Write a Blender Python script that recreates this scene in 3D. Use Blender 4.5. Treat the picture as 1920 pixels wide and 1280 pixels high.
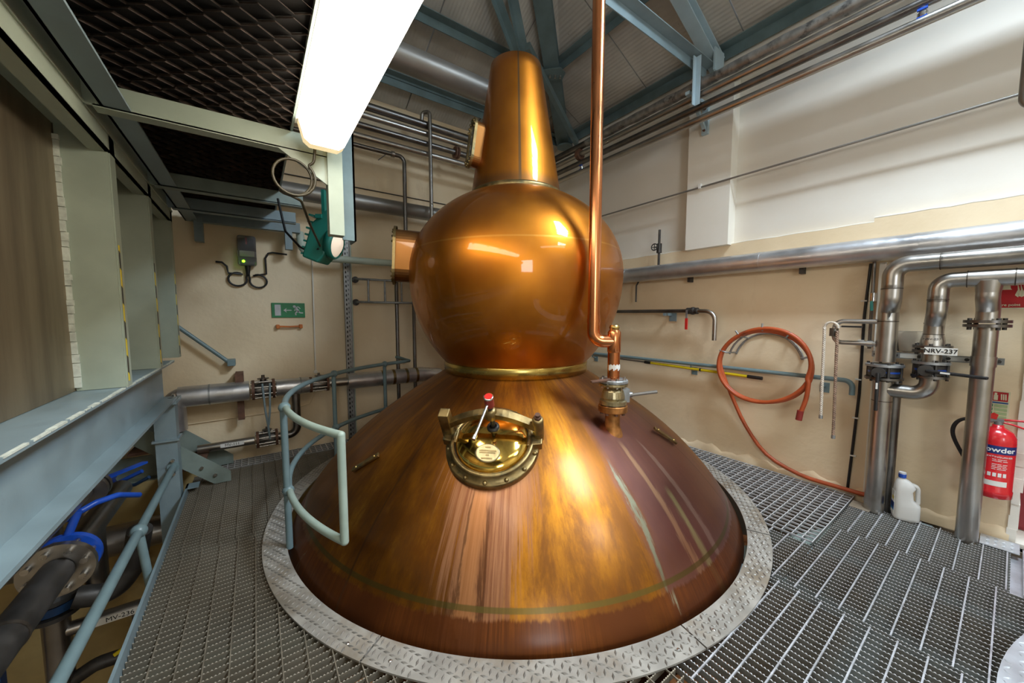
import bpy, bmesh, math, random
from mathutils import Vector, Matrix, Euler
random.seed(7)
PI = math.pi
S = bpy.context.scene
COL = S.collection
for o in list(bpy.data.objects): bpy.data.objects.remove(o)

# ------------------------------------------------------------------ camera
EYE, FPX, HOR, YAW = 1.40, 675.0, 590.0, math.radians(35.5)
PITCH = math.atan((640 - HOR) / FPX)
cam = bpy.data.cameras.new('camera'); camo = bpy.data.objects.new('camera', cam); COL.objects.link(camo)
cam.sensor_width = 36; cam.lens = 36 * FPX / 1920; cam.clip_start = 0.02
camo.location = (0, 0, EYE); camo.rotation_euler = (PI / 2 - PITCH, 0, -YAW)
S.camera = camo
# ------------------------------------------------------------------ world, exposure
S.view_settings.view_transform = 'Standard'; S.view_settings.look = 'None'
S.view_settings.gamma = 1; S.view_settings.use_curve_mapping = False
S.view_settings.exposure = 0.0
W = bpy.data.worlds.new('world'); S.world = W; W.use_nodes = True
W.node_tree.nodes['Background'].inputs[0].default_value = (.75, .85, 1, 1)
W.node_tree.nodes['Background'].inputs[1].default_value = .6
# ------------------------------------------------------------------ daylight through the two rooflights and the far window
def area(name, loc, rot, sx, sy, power, col):
    l = bpy.data.lights.new(name, 'AREA'); l.shape = 'RECTANGLE'; l.size = sx; l.size_y = sy; l.energy = power; l.color = col
    o = bpy.data.objects.new(name, l); COL.objects.link(o); o.location = loc; o.rotation_euler = rot
    return o
SL = .45                                    # roof pitch (tangent)
EZ = 3.94                                   # underside of the roof at the right eave
def roof_r(x): return EZ + SL * (3.765 - x)
def roof_b(y): return EZ + SL * (4.02 - y)
ang = math.atan(SL)
area('daylight_rooflight', (2.6, -.35, roof_r(2.6) + .03), (0, ang, 0), .75, 1.5, 300, (.74, .87, 1))
area('daylight_rooflight', (2.6, -2.75, roof_r(2.6) + .03), (0, ang, 0), .75, 1.5, 190, (.74, .87, 1))
area('daylight_window', (-1.6, -4.42, 2.3), (PI / 2, 0, 0), 1.5, 1.3, 110, (.85, .93, 1))

# ------------------------------------------------------------------ mesh helpers
class MB:
    def __init__(s): s.v = []; s.f = []; s.sm = []
    def add(s, vs, fs, smooth=False):
        n = len(s.v); s.v += [tuple(v) for v in vs]; s.f += [tuple(i + n for i in f) for f in fs]; s.sm += [smooth] * len(fs); return s
    def box(s, a, b, M=None):
        x0, y0, z0 = a; x1, y1, z1 = b
        vs = [(x, y, z) for z in (z0, z1) for x, y in ((x0, y0), (x1, y0), (x1, y1), (x0, y1))]
        if M is not None: vs = [M @ Vector(v) for v in vs]
        return s.add(vs, [(3, 2, 1, 0), (4, 5, 6, 7), (0, 1, 5, 4), (1, 2, 6, 5), (2, 3, 7, 6), (3, 0, 4, 7)])
    def bar(s, p, q, w, h, up=(0, 0, 1)):
        p = Vector(p); q = Vector(q); d = (q - p).normalized(); u = Vector(up)
        r = d.cross(u)
        if r.length < 1e-4: r = d.cross(Vector((1, 0, 0)))
        r.normalize(); u = r.cross(d)
        vs = [c + r * (w / 2 * a) + u * (h / 2 * b) for c in (p, q) for a, b in ((-1, -1), (1, -1), (1, 1), (-1, 1))]
        return s.add(vs, [(0, 1, 2, 3), (7, 6, 5, 4), (0, 4, 5, 1), (1, 5, 6, 2), (2, 6, 7, 3), (3, 7, 4, 0)])
    def prism(s, poly, h, M):                  # polygon in local xy, extruded z 0..h
        n = len(poly)
        vs = [M @ Vector((x, y, 0)) for x, y in poly] + [M @ Vector((x, y, h)) for x, y in poly]
        return s.add(vs, [tuple(range(n))[::-1], tuple(range(n, 2 * n))] + [(i, (i + 1) % n, n + (i + 1) % n, n + i) for i in range(n)])
    def tube(s, pts, r, n=14, cap=True, rs=None):
        pts = [Vector(p) for p in pts]; m = len(pts)
        t0 = (pts[1] - pts[0]).normalized(); a = t0.orthogonal().normalized(); vs = []; pt = t0
        for i, p in enumerate(pts):
            t = (pts[min(i + 1, m - 1)] - pts[max(i - 1, 0)]).normalized()
            a = pt.rotation_difference(t) @ a; a = (a - t * a.dot(t)).normalized(); pt = t; b = t.cross(a)
            rr = rs[i] if rs else r
            vs += [p + (a * math.cos(k * 2 * PI / n) + b * math.sin(k * 2 * PI / n)) * rr for k in range(n)]
        fs = [(i * n + k, i * n + (k + 1) % n, (i + 1) * n + (k + 1) % n, (i + 1) * n + k) for i in range(m - 1) for k in range(n)]
        s.add(vs, fs, True)
        if cap:
            L = (m - 1) * n
            s.add(vs[:n], [tuple(range(n))[::-1]]); s.add(vs[L:], [tuple(range(n))])
        return s
    def cyl(s, p, q, r, n=20, r2=None): return s.tube([p, q], r, n, True, [r, r if r2 is None else r2])
    def lathe(s, prof, n=48, M=None, a0=0, a1=2 * PI, smooth=True):     # prof: (r, z)
        full = abs(a1 - a0 - 2 * PI) < 1e-6; k = n if full else n + 1; vs = []
        for r, z in prof:
            for i in range(k):
                a = a0 + (a1 - a0) * i / n; v = Vector((r * math.sin(a), -r * math.cos(a), z)); vs.append(M @ v if M is not None else v)
        fs = [(j * k + i, j * k + (i + 1) % k, (j + 1) * k + (i + 1) % k, (j + 1) * k + i) for j in range(len(prof) - 1) for i in range(n)]
        return s.add(vs, fs, smooth)
    def ball(s, c, r, n=10, sc=(1, 1, 1)):
        c = Vector(c)
        M = Matrix.Translation(c) @ Matrix.Diagonal((*sc, 1))
        return s.lathe([(max(1e-5, r * math.sin(PI * i / n)), -r * math.cos(PI * i / n)) for i in range(n + 1)], n * 2, M)
def fillet(pts, r, n=7):
    pts = [Vector(p) for p in pts]; out = [pts[0]]
    for i in range(1, len(pts) - 1):
        a, b, c = pts[i - 1], pts[i], pts[i + 1]; u = (a - b); v = (c - b); lu, lv = u.length, v.length; u.normalize(); v.normalize()
        th = u.angle(v)
        if th > PI - .02: out.append(b); continue
        d = min(r / math.tan(th / 2), lu * .49, lv * .49); rr = d * math.tan(th / 2)
        cen = b + (u + v).normalized() * (rr / math.sin(th / 2)); p0 = b + u * d - cen; p1 = b + v * d - cen; w = p0.angle(p1); ax = p0.cross(p1).normalized()
        for k in range(n + 1): out.append(cen + Matrix.Rotation(w * k / n, 3, ax) @ p0)
    out.append(pts[-1]); return out
def frame(loc, z, x=None):                   # matrix with local z along z
    z = Vector(z).normalized(); x = Vector(x) if x is not None else z.orthogonal()
    x = (x - z * x.dot(z)).normalized(); y = z.cross(x)
    M = Matrix((x, y, z)).transposed().to_4x4(); M.translation = Vector(loc); return M
def obj(name, mb, m, parent=None, bevel=0):
    me = bpy.data.meshes.new(name); me.from_pydata(mb.v, [], mb.f); me.polygons.foreach_set('use_smooth', mb.sm); me.update()
    bm = bmesh.new(); bm.from_mesh(me); bmesh.ops.recalc_face_normals(bm, faces=bm.faces); bm.to_mesh(me); bm.free()
    me.materials.append(MAT[m]); o = bpy.data.objects.new(name, me); COL.objects.link(o)
    if parent is not None: o.parent = parent
    if bevel:
        b = o.modifiers.new('bevel', 'BEVEL'); b.width = bevel; b.segments = 2; b.limit_method = 'ANGLE'
    return o
def tag(o, label, cat, group=None):
    o['label'] = label; o['category'] = cat
    if group: o['group'] = group
    return o
def thing(name, label, cat, loc=(0, 0, 0), rz=0, group=None):
    o = bpy.data.objects.new(name, None); COL.objects.link(o); o.location = loc; o.rotation_euler.z = rz; o.empty_display_size = .1
    return tag(o, label, cat, group)
def struct(name, mb, m, parent=None):
    o = obj(name, mb, m, parent)
    if parent is None: o['kind'] = 'structure'
    return o
def local(o, root):                           # keep world coordinates of a mesh while parenting to a placed root
    o.parent = root; o.matrix_parent_inverse = Matrix.Translation(root.location).inverted() if root.rotation_euler.z == 0 else (Matrix.Translation(root.location) @ root.rotation_euler.to_matrix().to_4x4()).inverted()
    return o
def text_mesh(name, body, size, m, M, parent=None, depth=.0006, bold=0):
    cu = bpy.data.curves.new(name, 'FONT'); cu.body = body; cu.size = size; cu.extrude = depth; cu.align_x = 'CENTER'; cu.align_y = 'CENTER'; cu.offset = bold
    t = bpy.data.objects.new(name, cu); COL.objects.link(t); dg = bpy.context.evaluated_depsgraph_get()
    me = bpy.data.meshes.new_from_object(t.evaluated_get(dg)); bpy.data.objects.remove(t); me.transform(M)
    me.materials.clear(); me.materials.append(MAT[m]); o = bpy.data.objects.new(name, me); COL.objects.link(o)
    if parent is not None: o.parent = parent
    return o

# ------------------------------------------------------------------ materials
MAT = {}
class N:
    def __init__(s, name):
        m = bpy.data.materials.new(name); m.use_nodes = True; s.t = m.node_tree; s.b = s.t.nodes['Principled BSDF']; MAT[name] = m; s.m = m
        s.co = s.n('ShaderNodeTexCoord').outputs['Object']
    def n(s, ty, **k):
        x = s.t.nodes.new(ty)
        for a, b in k.items(): setattr(x, a, b)
        return x
    def l(s, a, b): s.t.links.new(a, b)
    def put(s, sock, v):
        if isinstance(v, (int, float)): sock.default_value = v
        elif isinstance(v, tuple): sock.default_value = v if len(v) != 3 or sock.type == 'VECTOR' else (*v, 1)
        else: s.l(v, sock)
    def math(s, op, a, b=0, c=0):
        x = s.n('ShaderNodeMath', operation=op)
        for i, v in enumerate((a, b, c)): s.put(x.inputs[i], v)
        return x.outputs[0]
    def noise(s, scale=5, detail=4, vec=None, rough=.55, dist=0):
        x = s.n('ShaderNodeTexNoise'); x.inputs['Scale'].default_value = scale; x.inputs['Detail'].default_value = detail; x.inputs['Roughness'].default_value = rough; x.inputs['Distortion'].default_value = dist
        s.l(vec if vec is not None else s.co, x.inputs['Vector']); return x.outputs['Fac']
    def ramp(s, v, a, b, lo=0., hi=1.):
        x = s.n('ShaderNodeMapRange', interpolation_type='SMOOTHSTEP'); s.put(x.inputs[0], v)
        for i, q in enumerate((a, b, lo, hi)): x.inputs[i + 1].default_value = q
        return x.outputs[0]
    def mix(s, f, a, b):
        x = s.n('ShaderNodeMix', data_type='RGBA'); s.put(x.inputs[0], f); s.put(x.inputs[6], a); s.put(x.inputs[7], b); return x.outputs[2]
    def vec(s, x, y, z):
        c = s.n('ShaderNodeCombineXYZ')
        for i, q in enumerate((x, y, z)): s.put(c.inputs[i], q)
        return c.outputs[0]
    def scale(s, sx, sy, sz):
        x = s.n('ShaderNodeMapping'); x.inputs['Scale'].default_value = (sx, sy, sz); s.l(s.co, x.inputs[0]); return x.outputs[0]
    def bump(s, h, st=.2, d=.01):
        x = s.n('ShaderNodeBump'); x.inputs['Strength'].default_value = st; x.inputs['Distance'].default_value = d; s.l(h, x.inputs['Height']); s.l(x.outputs[0], s.b.inputs['Normal'])
    def out(s, col, rough=.5, metal=0., coat=0, coatr=.05, spec=None):
        s.put(s.b.inputs['Base Color'], col); s.put(s.b.inputs['Roughness'], rough); s.put(s.b.inputs['Metallic'], metal)
        s.b.inputs['Coat Weight'].default_value = coat; s.b.inputs['Coat Roughness'].default_value = coatr
        if spec is not None: s.b.inputs['Specular IOR Level'].default_value = spec
def pm(name, c, rough=.5, metal=0., var=.25, sc=7, bump=0, bs=60, dirt=None, dsc=3, dth=(.55, .75), coat=0, stretch=None, d=.004):
    g = N(name); v = g.scale(*stretch) if stretch else None
    f = g.noise(sc, 5, v); dark = tuple(x * (1 - var) for x in c); lite = tuple(min(1, x * (1 + var * .6)) for x in c)
    col = g.mix(g.ramp(f, .3, .7), dark, lite)
    if dirt: col = g.mix(g.ramp(g.noise(dsc, 6, v, .65), *dth), col, dirt)
    g.out(col, g.ramp(f, .25, .75, max(.02, rough * .8), min(1, rough * 1.25)), metal, coat)
    if bump: g.bump(g.noise(bs, 4), bump, d)
    return g
# plaster walls
g = N('plaster'); a = g.noise(1.3, 5); b = g.noise(14, 5, None, .6)
c = g.mix(g.ramp(a, .3, .7), (.79, .63, .41), (.87, .72, .50))
c = g.mix(g.math('MULTIPLY', g.ramp(g.noise(2.6, 7, g.scale(1, 1, .35), .7), .60, .78), .35), c, (.50, .36, .20))
g.out(c, .62); hsum = g.math('ADD', g.math('MULTIPLY', g.noise(5, 4), 1.2), g.math('MULTIPLY', b, .25)); g.bump(hsum, .35, .02)
g = N('plaster_daylit'); c = g.mix(g.ramp(g.noise(1.2, 5), .3, .7), (.78, .73, .64), (.82, .78, .70)); g.out(c, .6); g.bump(g.noise(5, 5), .3, .015)  # same cream plaster as the lower wall, whitened: daylight put into the colour
g = N('plaster_pale'); c = g.mix(g.ramp(g.noise(1.5, 5), .3, .7), (.80, .75, .65), (.84, .80, .71)); g.out(c, .6); g.bump(g.noise(6, 5), .3, .015)
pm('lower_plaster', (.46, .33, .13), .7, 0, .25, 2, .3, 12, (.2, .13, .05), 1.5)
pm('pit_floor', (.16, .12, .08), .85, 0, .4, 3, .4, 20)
g = N('roof_sheet'); w = g.n('ShaderNodeTexWave'); w.inputs['Scale'].default_value = 9; w.inputs['Distortion'].default_value = 0; g.l(g.co, w.inputs[0])
c = g.mix(g.ramp(g.noise(3, 6), .35, .7), (.42, .40, .36), (.52, .50, .45)); c = g.mix(g.ramp(g.noise(45, 3), .70, .76), c, (.2, .17, .13)); g.out(c, .6); g.bump(w.outputs['Fac'], .25, .012)
pm('roof_steel', (.13, .19, .20), .5, 0, .2, 6)
pm('green_paint', (.36, .41, .325), .45, 0, .1, 5, .08, 50, (.20, .24, .20), 3, (.68, .85))
pm('bluegrey_paint', (.215, .285, .31), .42, 0, .12, 6, .08, 40, (.13, .16, .17), 4, (.66, .8))
pm('dark_green_paint', (.22, .27, .24), .5, 0, .15, 6)
pm('rail_paint', (.17, .25, .265), .4, 0, .1, 9)
pm('rail_paint_pale', (.36, .45, .385), .4, 0, .1, 9)
pm('flaking_paint', (.62, .66, .58), .6, 0, .2, 30, .3, 60)
pm('stainless', (.44, .42, .39), .33, 1, .12, 5, 0, 50, (.34, .30, .25), 3, (.55, .8))
pm('stainless_dark', (.20, .19, .18), .35, 1, .2, 9, 0, 50, (.16, .12, .09), 5)
pm('insulation', (.60, .60, .61), .36, .85, .15, 5, .35, 9, (.3, .29, .28), 4, (.62, .8), d=.01)
pm('lagging_wrap', (.30, .29, .27), .45, .7, .35, 14, .25, 25, (.10, .095, .09), 9, (.52, .66))
pm('duct_grey', (.28, .27, .25), .38, .6, .12, 3)
pm('weld', (.12, .10, .08), .5, .8, .3, 40)
pm('steel_bolt', (.55, .53, .5), .3, 1, .2, 30)
pm('dark_iron', (.07, .065, .06), .5, .6, .3, 12)
pm('rusty_iron', (.16, .08, .05), .7, .3, .4, 20)
g = N('tank_panel'); f = g.noise(2.2, 6, g.scale(1, 3, .35), .6); c = g.mix(g.ramp(f, .3, .7), (.16, .12, .075), (.30, .24, .155)); g.out(c, .45, .65)
def grate(nm, side, top, dirt):               # dull zinc sides, tops worn bright by feet
    g = N(nm); q = g.n('ShaderNodeSeparateXYZ'); g.l(g.co, q.inputs[0]); c = g.mix(g.ramp(g.noise(5, 5), .3, .7), tuple(x * .85 for x in side), side)
    c = g.mix(g.math('MULTIPLY', g.ramp(g.noise(2.2, 6, None, .65), .5, .72), .6), c, dirt); c = g.mix(g.ramp(q.outputs[2], -.0032, -.0012), c, top); g.out(c, .48, .35)
grate('grating_steel', (.27, .27, .25), (.78, .79, .80), (.20, .155, .10)); grate('grating_dull', (.225, .195, .145), (.55, .50, .41), (.15, .115, .07))
pm('grating_rod', (.62, .63, .66), .4, .5, .2, 12)
pm('grating_rod_dull', (.26, .225, .17), .5, .4, .2, 12)
pm('tread_plate', (.40, .375, .33), .55, .3, .2, 7, .1, 80, (.26, .205, .14), 2.5, (.45, .7)); pm('tread_lozenge', (.27, .25, .22), .45, .5, .25, 9)  # raised lozenges get a darker grey than the plate around them
pm('tread_plate_bright', (.62, .65, .68), .4, .5, .12, 7)
pm('soffit_mesh', (.22, .17, .14), .5, .4, .4, 10)
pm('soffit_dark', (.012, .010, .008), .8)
pm('brass', (.55, .38, .13), .28, 1, .25, 9, .05, 30, (.20, .15, .06), 6, (.55, .75))
pm('brass_plain', (.50, .36, .10), .25, 1, .12, 4); pm('old_brass', (.32, .23, .10), .42, 1, .35, 14, .2, 40, (.13, .13, .08), 9, (.5, .7))
pm('polished_brass', (.80, .52, .11), .10, 1, .15, 5, .04, 12, coat=.3)
pm('valve_bronze', (.45, .37, .21), .33, .9, .3, 14, .1, 40, (.2, .16, .08), 10)
pm('valve_rusty_copper', (.42, .18, .05), .5, .8, .4, 18, .25, 40, (.12, .07, .04), 8)
pm('chrome', (.75, .76, .78), .12, 1, .05)
pm('red_enamel', (.62, .025, .02), .3, 0, .1, 8, coat=.4)
pm('red_dark', (.28, .03, .025), .4)
pm('extinguisher_red', (.60, .012, .02), .25, 0, .08, 4, coat=.5)
pm('door_red', (.30, .035, .045), .45, 0, .12, 4)
pm('navy', (.012, .03, .16), .35)
pm('white_print', (.82, .80, .77), .5, 0, .04)
pm('label_white', (.78, .77, .72), .5, 0, .05)
pm('black_print', (.01, .01, .01), .5)
pm('sign_red', (.50, .015, .02), .4); pm('sign_cream', (.78, .74, .52), .5); pm('sign_green', (.012, .20, .07), .4); pm('sign_grey', (.52, .52, .52), .5); pm('sign_pale_green', (.45, .58, .30), .5); pm('sign_blue', (.02, .10, .30), .5)
pm('orange_plastic', (.62, .17, .03), .4); pm('black_rubber', (.012, .012, .013), .42); pm('cable_brown', (.05, .04, .02), .42)
pm('hose_orange', (.48, .09, .025), .38, 0, .2, 6, 0, 50, (.22, .05, .02), 4, (.55, .75))
pm('yellow_paint', (.72, .55, .015), .35, 0, .1); pm('blue_paint', (.01, .07, .42), .35, 0, .15); pm('blue_dark', (.008, .040, .11), .45, 0, .15); pm('blue_light', (.03, .20, .45), .4)
pm('teal_paint', (.012, .17, .13), .38, 0, .15, 8); pm('pale_green_pipe', (.50, .58, .49), .45, 0, .1, 7, 0, 50, (.32, .17, .07), 9, (.64, .72))
pm('zinc', (.36, .37, .37), .45, .7, .25, 16); pm('brick', (.50, .20, .07), .8, 0, .35, 9, .3, 40); pm('rope', (.70, .62, .52), .8, 0, .15, 60)
pm('rope_dirty', (.36, .24, .17), .85, 0, .4, 50)
pm('blue_grey_paint_light', (.40, .52, .58), .45, 0, .08, 6)
g = N('hazard_tape'); sx = g.n('ShaderNodeSeparateXYZ'); g.l(g.co, sx.inputs[0])
q = g.math('FRACT', g.math('MULTIPLY', g.math('ADD', sx.outputs[2], g.math('MULTIPLY', sx.outputs[1], .6)), 6.2)); g.out(g.mix(g.ramp(q, .49, .51), (.02, .015, .01), (.75, .56, .02)), .5)
for nm, c, r, tr in (('jug_plastic', (.85, .84, .80), .35, .35), ('clear_plastic', (.96, .97, .98), .06, .97), ('smoke_plastic', (.72, .70, .68), .12, .85), ('lens_glass', (.95, .97, .96), .05, .6)):
    g = N(nm); g.out(c, r, 0); g.b.inputs['Transmission Weight'].default_value = tr; g.b.inputs['IOR'].default_value = 1.12 if nm == 'clear_plastic' else 1.4
g = N('sight_glass'); g.out((.13, .16, .16), .12, .2, .5)
g = N('window_pane'); g.out((.9, .95, 1), .05); g.b.inputs['Transmission Weight'].default_value = 1; g.b.inputs['IOR'].default_value = 1.02
def emit(nm, c, st, tex=False):
    g = N(nm); g.out(c, .4); g.b.inputs['Emission Color'].default_value = (*c, 1); g.b.inputs['Emission Strength'].default_value = st
emit('tube_light', (1, .92, .78), 15); emit('tube_light_far', (1, .92, .78), 8); emit('green_led', (.25, 1, .02), 5); emit('flood_lens', (1, .82, .62), .35)
g = N('diffuser_end'); g.out((.85, .72, .45), .35); g.b.inputs['Emission Color'].default_value = (1, .78, .42, 1); g.b.inputs['Emission Strength'].default_value = .8; w = g.n('ShaderNodeTexWave', bands_direction='DIAGONAL'); w.inputs['Scale'].default_value = 60; g.l(g.co, w.inputs[0]); g.bump(w.outputs['Fac'], .6, .003)

# copper of the still: streaks follow the fall of the metal (angle round the axis, height)
def copper(name, kind):
    g = N(name); s = g.n('ShaderNodeSeparateXYZ'); g.l(g.co, s.inputs[0]); x, y, z = s.outputs
    th = g.math('MULTIPLY', g.math('ARCTAN2', x, g.math('MULTIPLY', y, -1)), 180 / PI)
    streak = g.noise(1, 7, g.vec(g.math('MULTIPLY', th, .20), g.math('MULTIPLY', z, 1.6), 0), .66, .5)
    fine = g.noise(1, 6, g.vec(g.math('MULTIPLY', th, .9), g.math('MULTIPLY', z, 3.0), 3), .72, .4)
    cloud = g.noise(2.2, 5)
    if kind == 'dome':
        mot = g.noise(1, 8, g.vec(g.math('MULTIPLY', th, .10), g.math('MULTIPLY', z, 1.7), 7), .74, .25)
        base = g.mix(g.ramp(cloud, .3, .72), (.26, .090, .013), (.47, .185, .016)); base = g.mix(g.ramp(mot, .40, .60), (.21, .078, .017), base); base = g.mix(g.math('MULTIPLY', g.ramp(mot, .56, .70), .7), base, (.62, .27, .022))
        smear = g.noise(1, 9, g.vec(g.math('MULTIPLY', th, 1.3), g.math('MULTIPLY', z, 1.1), 11), .78, .2)
    else: base = g.mix(g.ramp(cloud, .3, .72), (.43, .140, .013), (.54, .195, .019))
    rough = g.ramp(cloud, .3, .7, .40, .50)
    if kind == 'dome':
        base = g.mix(g.math('MULTIPLY', g.ramp(streak, .46, .72), .6), base, (.22, .085, .030))
        def band(c, w, soft, zlo=None, zhi=None, k=6.):
            d = g.math('ABSOLUTE', g.math('SUBTRACT', g.math('ADD', th, g.math('MULTIPLY', g.math('SUBTRACT', streak, .5), k)), c))
            m = g.ramp(d, w, w + soft, 1, 0)
            if zhi is not None: m = g.math('MULTIPLY', m, g.ramp(z, zhi - .04, zhi + .02, 1, 0))
            if zlo is not None: m = g.math('MULTIPLY', m, g.ramp(z, zlo - .05, zlo + .12, 0, 1))
            return m
        # worn pinkish run below the manway, purple-brown tarnish to the right of it, verdigris and lime runs
        jag = g.math('MULTIPLY', g.math('SUBTRACT', smear, .5), 30)
        base = g.mix(g.math('MULTIPLY', g.ramp(smear, .58, .68), .45), base, (.12, .045, .015))
        wz = g.math('ADD', 9.5, g.math('MULTIPLY', g.math('SUBTRACT', z, .5), 14))
        d = g.math('ABSOLUTE', g.math('SUBTRACT', g.math('ADD', th, jag), -6))
        pink = g.math('MULTIPLY', g.ramp(g.math('SUBTRACT', d, wz), -1, 3, 1, 0), g.ramp(z, .52, .62, 1, 0))
        base = g.mix(g.math('MULTIPLY', pink, .8), base, g.mix(g.ramp(smear, .40, .60), (.28, .115, .06), (.50, .245, .125))); rough = g.math('ADD', rough, g.math('MULTIPLY', pink, .10))
        base = g.mix(g.math('MULTIPLY', band(-7, .7, 1.8, None, .5, 14), .5), base, (.60, .26, .09))
        base = g.mix(g.math('MULTIPLY', band(-5.2, .12, .7, None, .45, 10), .8), base, (.10, .035, .015))
        base = g.mix(g.math('MULTIPLY', band(-9, .08, .5, None, .5, 12), .7), base, (.12, .05, .02))
        pur = g.math('MULTIPLY', g.ramp(g.math('ADD', th, g.math('MULTIPLY', g.math('SUBTRACT', streak, .5), 14)), 24, 31, 0, 1), g.ramp(th, 62, 80, 1, 0))
        pur = g.math('MULTIPLY', g.math('MULTIPLY', pur, g.ramp(smear, .30, .42, .6, 1)), g.ramp(z, .66, .80, 1, .15))
        base = g.mix(g.math('MULTIPLY', pur, .85), base, (.25, .115, .105)); rough = g.math('SUBTRACT', rough, g.math('MULTIPLY', pur, .08))
        base = g.mix(g.math('MULTIPLY', band(36, .35, .9, .05, .62, 8), .7), base, (.60, .36, .20))
        base = g.mix(g.math('MULTIPLY', band(27.5, .10, .5, .06, .56, 7), .6), base, (.33, .42, .29))
        base = g.mix(g.math('MULTIPLY', band(40, .5, 1.3, None, .40, 7), .75), base, (.50, .46, .22))
        base = g.mix(g.math('MULTIPLY', band(44, .2, .6, None, .60, 6), .5), base, (.55, .40, .34))
        # foot band
        foot = g.ramp(g.math('ADD', z, g.math('MULTIPLY', g.math('SUBTRACT', fine, .5), .05)), .085, .10, 1, 0)
        fcol = g.mix(g.ramp(smear, .25, .72), (.085, .026, .009), (.27, .080, .018)); fcol = g.mix(g.ramp(cloud, .40, .65), (.13, .038, .012), fcol); fcol = g.mix(g.ramp(streak, .66, .74), fcol, (.40, .38, .25))
        base = g.mix(g.math('MULTIPLY', foot, .92), base, fcol); rough = g.math('ADD', rough, g.math('MULTIPLY', foot, .16))
        ln = g.ramp(g.math('ABSOLUTE', g.math('SUBTRACT', z, .122)), .007, .012, 1, 0); base = g.mix(g.math('MULTIPLY', ln, .75), base, (.15, .12, .03))
        for c0 in (-31, 62, 130, -120): base = g.mix(g.math('MULTIPLY', g.ramp(g.math('ABSOLUTE', g.math('SUBTRACT', th, c0)), .15, .35, 1, 0), .6), base, (.13, .06, .025))
        base = g.mix(g.math('MULTIPLY', g.ramp(g.noise(9, 5, None, .7), .70, .76), .5), base, (.22, .10, .05))
        g.bump(fine, .10, .004)
    elif kind == 'globe':
        base = g.mix(g.math('MULTIPLY', g.ramp(fine, .5, .75), .25), base, (.40, .17, .03))
        base = g.mix(g.math('MULTIPLY', g.ramp(g.math('ABSOLUTE', g.math('SUBTRACT', z, 1.88)), .003, .008, 1, 0), .25), base, (.80, .45, .10))
        g.bump(g.noise(4, 3), .03, .01)
    elif kind == 'neck':
        base = g.mix(g.math('MULTIPLY', g.ramp(fine, .45, .75), .35), base, (.45, .20, .04))
        base = g.mix(g.ramp(g.math('ABSOLUTE', g.math('SUBTRACT', th, 5)), 1.3, 2.0, .85, 0), base, (.16, .10, .05))
        base = g.mix(g.ramp(g.math('ADD', z, g.math('MULTIPLY', streak, .05)), 2.42, 2.50, .7, 0), base, (.20, .10, .04))
        g.bump(g.noise(3, 3), .03, .01)
    g.out(base, rough, 1., .22 if kind == 'dome' else .5, .22 if kind == 'dome' else .05)
for k in ('dome', 'globe', 'neck'): copper('copper_' + k, k)
g = N('copper_pipe'); f = g.noise(3, 6, g.scale(6, 6, .5), .7); c = g.mix(g.ramp(f, .3, .7), (.62, .22, .085), (.75, .30, .12))
sx = g.n('ShaderNodeSeparateXYZ'); g.l(g.co, sx.inputs[0])
burn = g.math('MULTIPLY', g.ramp(g.noise(9, 7, g.scale(3, 3, .25), .7), .50, .60), g.math('MULTIPLY', g.ramp(sx.outputs[2], 2.0, 2.5), g.ramp(sx.outputs[2], 2.7, 2.95, 1, 0)))
c = g.mix(g.math('MULTIPLY', burn, .9), c, (.09, .045, .03)); c = g.mix(g.ramp(g.noise(60, 3), .72, .76), c, (.06, .03, .02)); g.out(c, .24, 1.)

# ================================================================== STRUCTURE
XR, XU, YB = 3.765, 3.82, 4.33             # lower right wall, upper right wall, back wall
LOW = -2.3                                  # floor of the level below the grating
# back wall, down to the lower level
wb = struct('wall_back', MB().box((-3.2, YB, LOW), (4.3, YB + .25, 4.5)), 'plaster')
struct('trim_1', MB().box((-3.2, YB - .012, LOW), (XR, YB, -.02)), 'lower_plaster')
struct('pit_shade_sheet', MB().box((XR - .012, -1.0, LOW), (XR, YB - .02, -.05)), 'pit_floor')  # added dark sheet over the plaster: shade below the floor put in as colour
# right wall: thick lower part with a ledge, thinner upper part, a doorway at its near end
wr = MB().box((XR, -.06, LOW), (XR + .3, .66, 2.115)).box((XR, .66, LOW), (XR + .3, YB, 2.085)).box((XU, -4.5, 2.2), (XU + .001, -4.4, 2.21)).box((XR, -4.5, LOW), (XR + .3, -1.05, 2.1)).box((XR, -1.05, LOW), (XR + .3, -.06, -.03))
struct('wall_right', wr, 'plaster')
struct('wall_right_upper', MB().box((XU, -4.5, 2.05), (XR + .3, YB, 4.2)), 'plaster_daylit')
# rounded, uneven cope along the ledge
struct('trim_2', MB().tube([(XR + .005, .66 + .12 * i, 2.085 + .003 * math.sin(i * 2.1)) for i in range(31)], .006, 8), 'plaster_pale')
struct('trim_3', MB().tube([(XR + .005, -.06 + .09 * i, 2.115 + .003 * math.sin(i * 2.7)) for i in range(9)], .007, 8), 'plaster_pale')
pi = MB().box((3.69, 1.645, 2.07), (XU + .02, 2.06, 3.60)); o = struct('trim_4', pi, 'plaster_pale')
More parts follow.
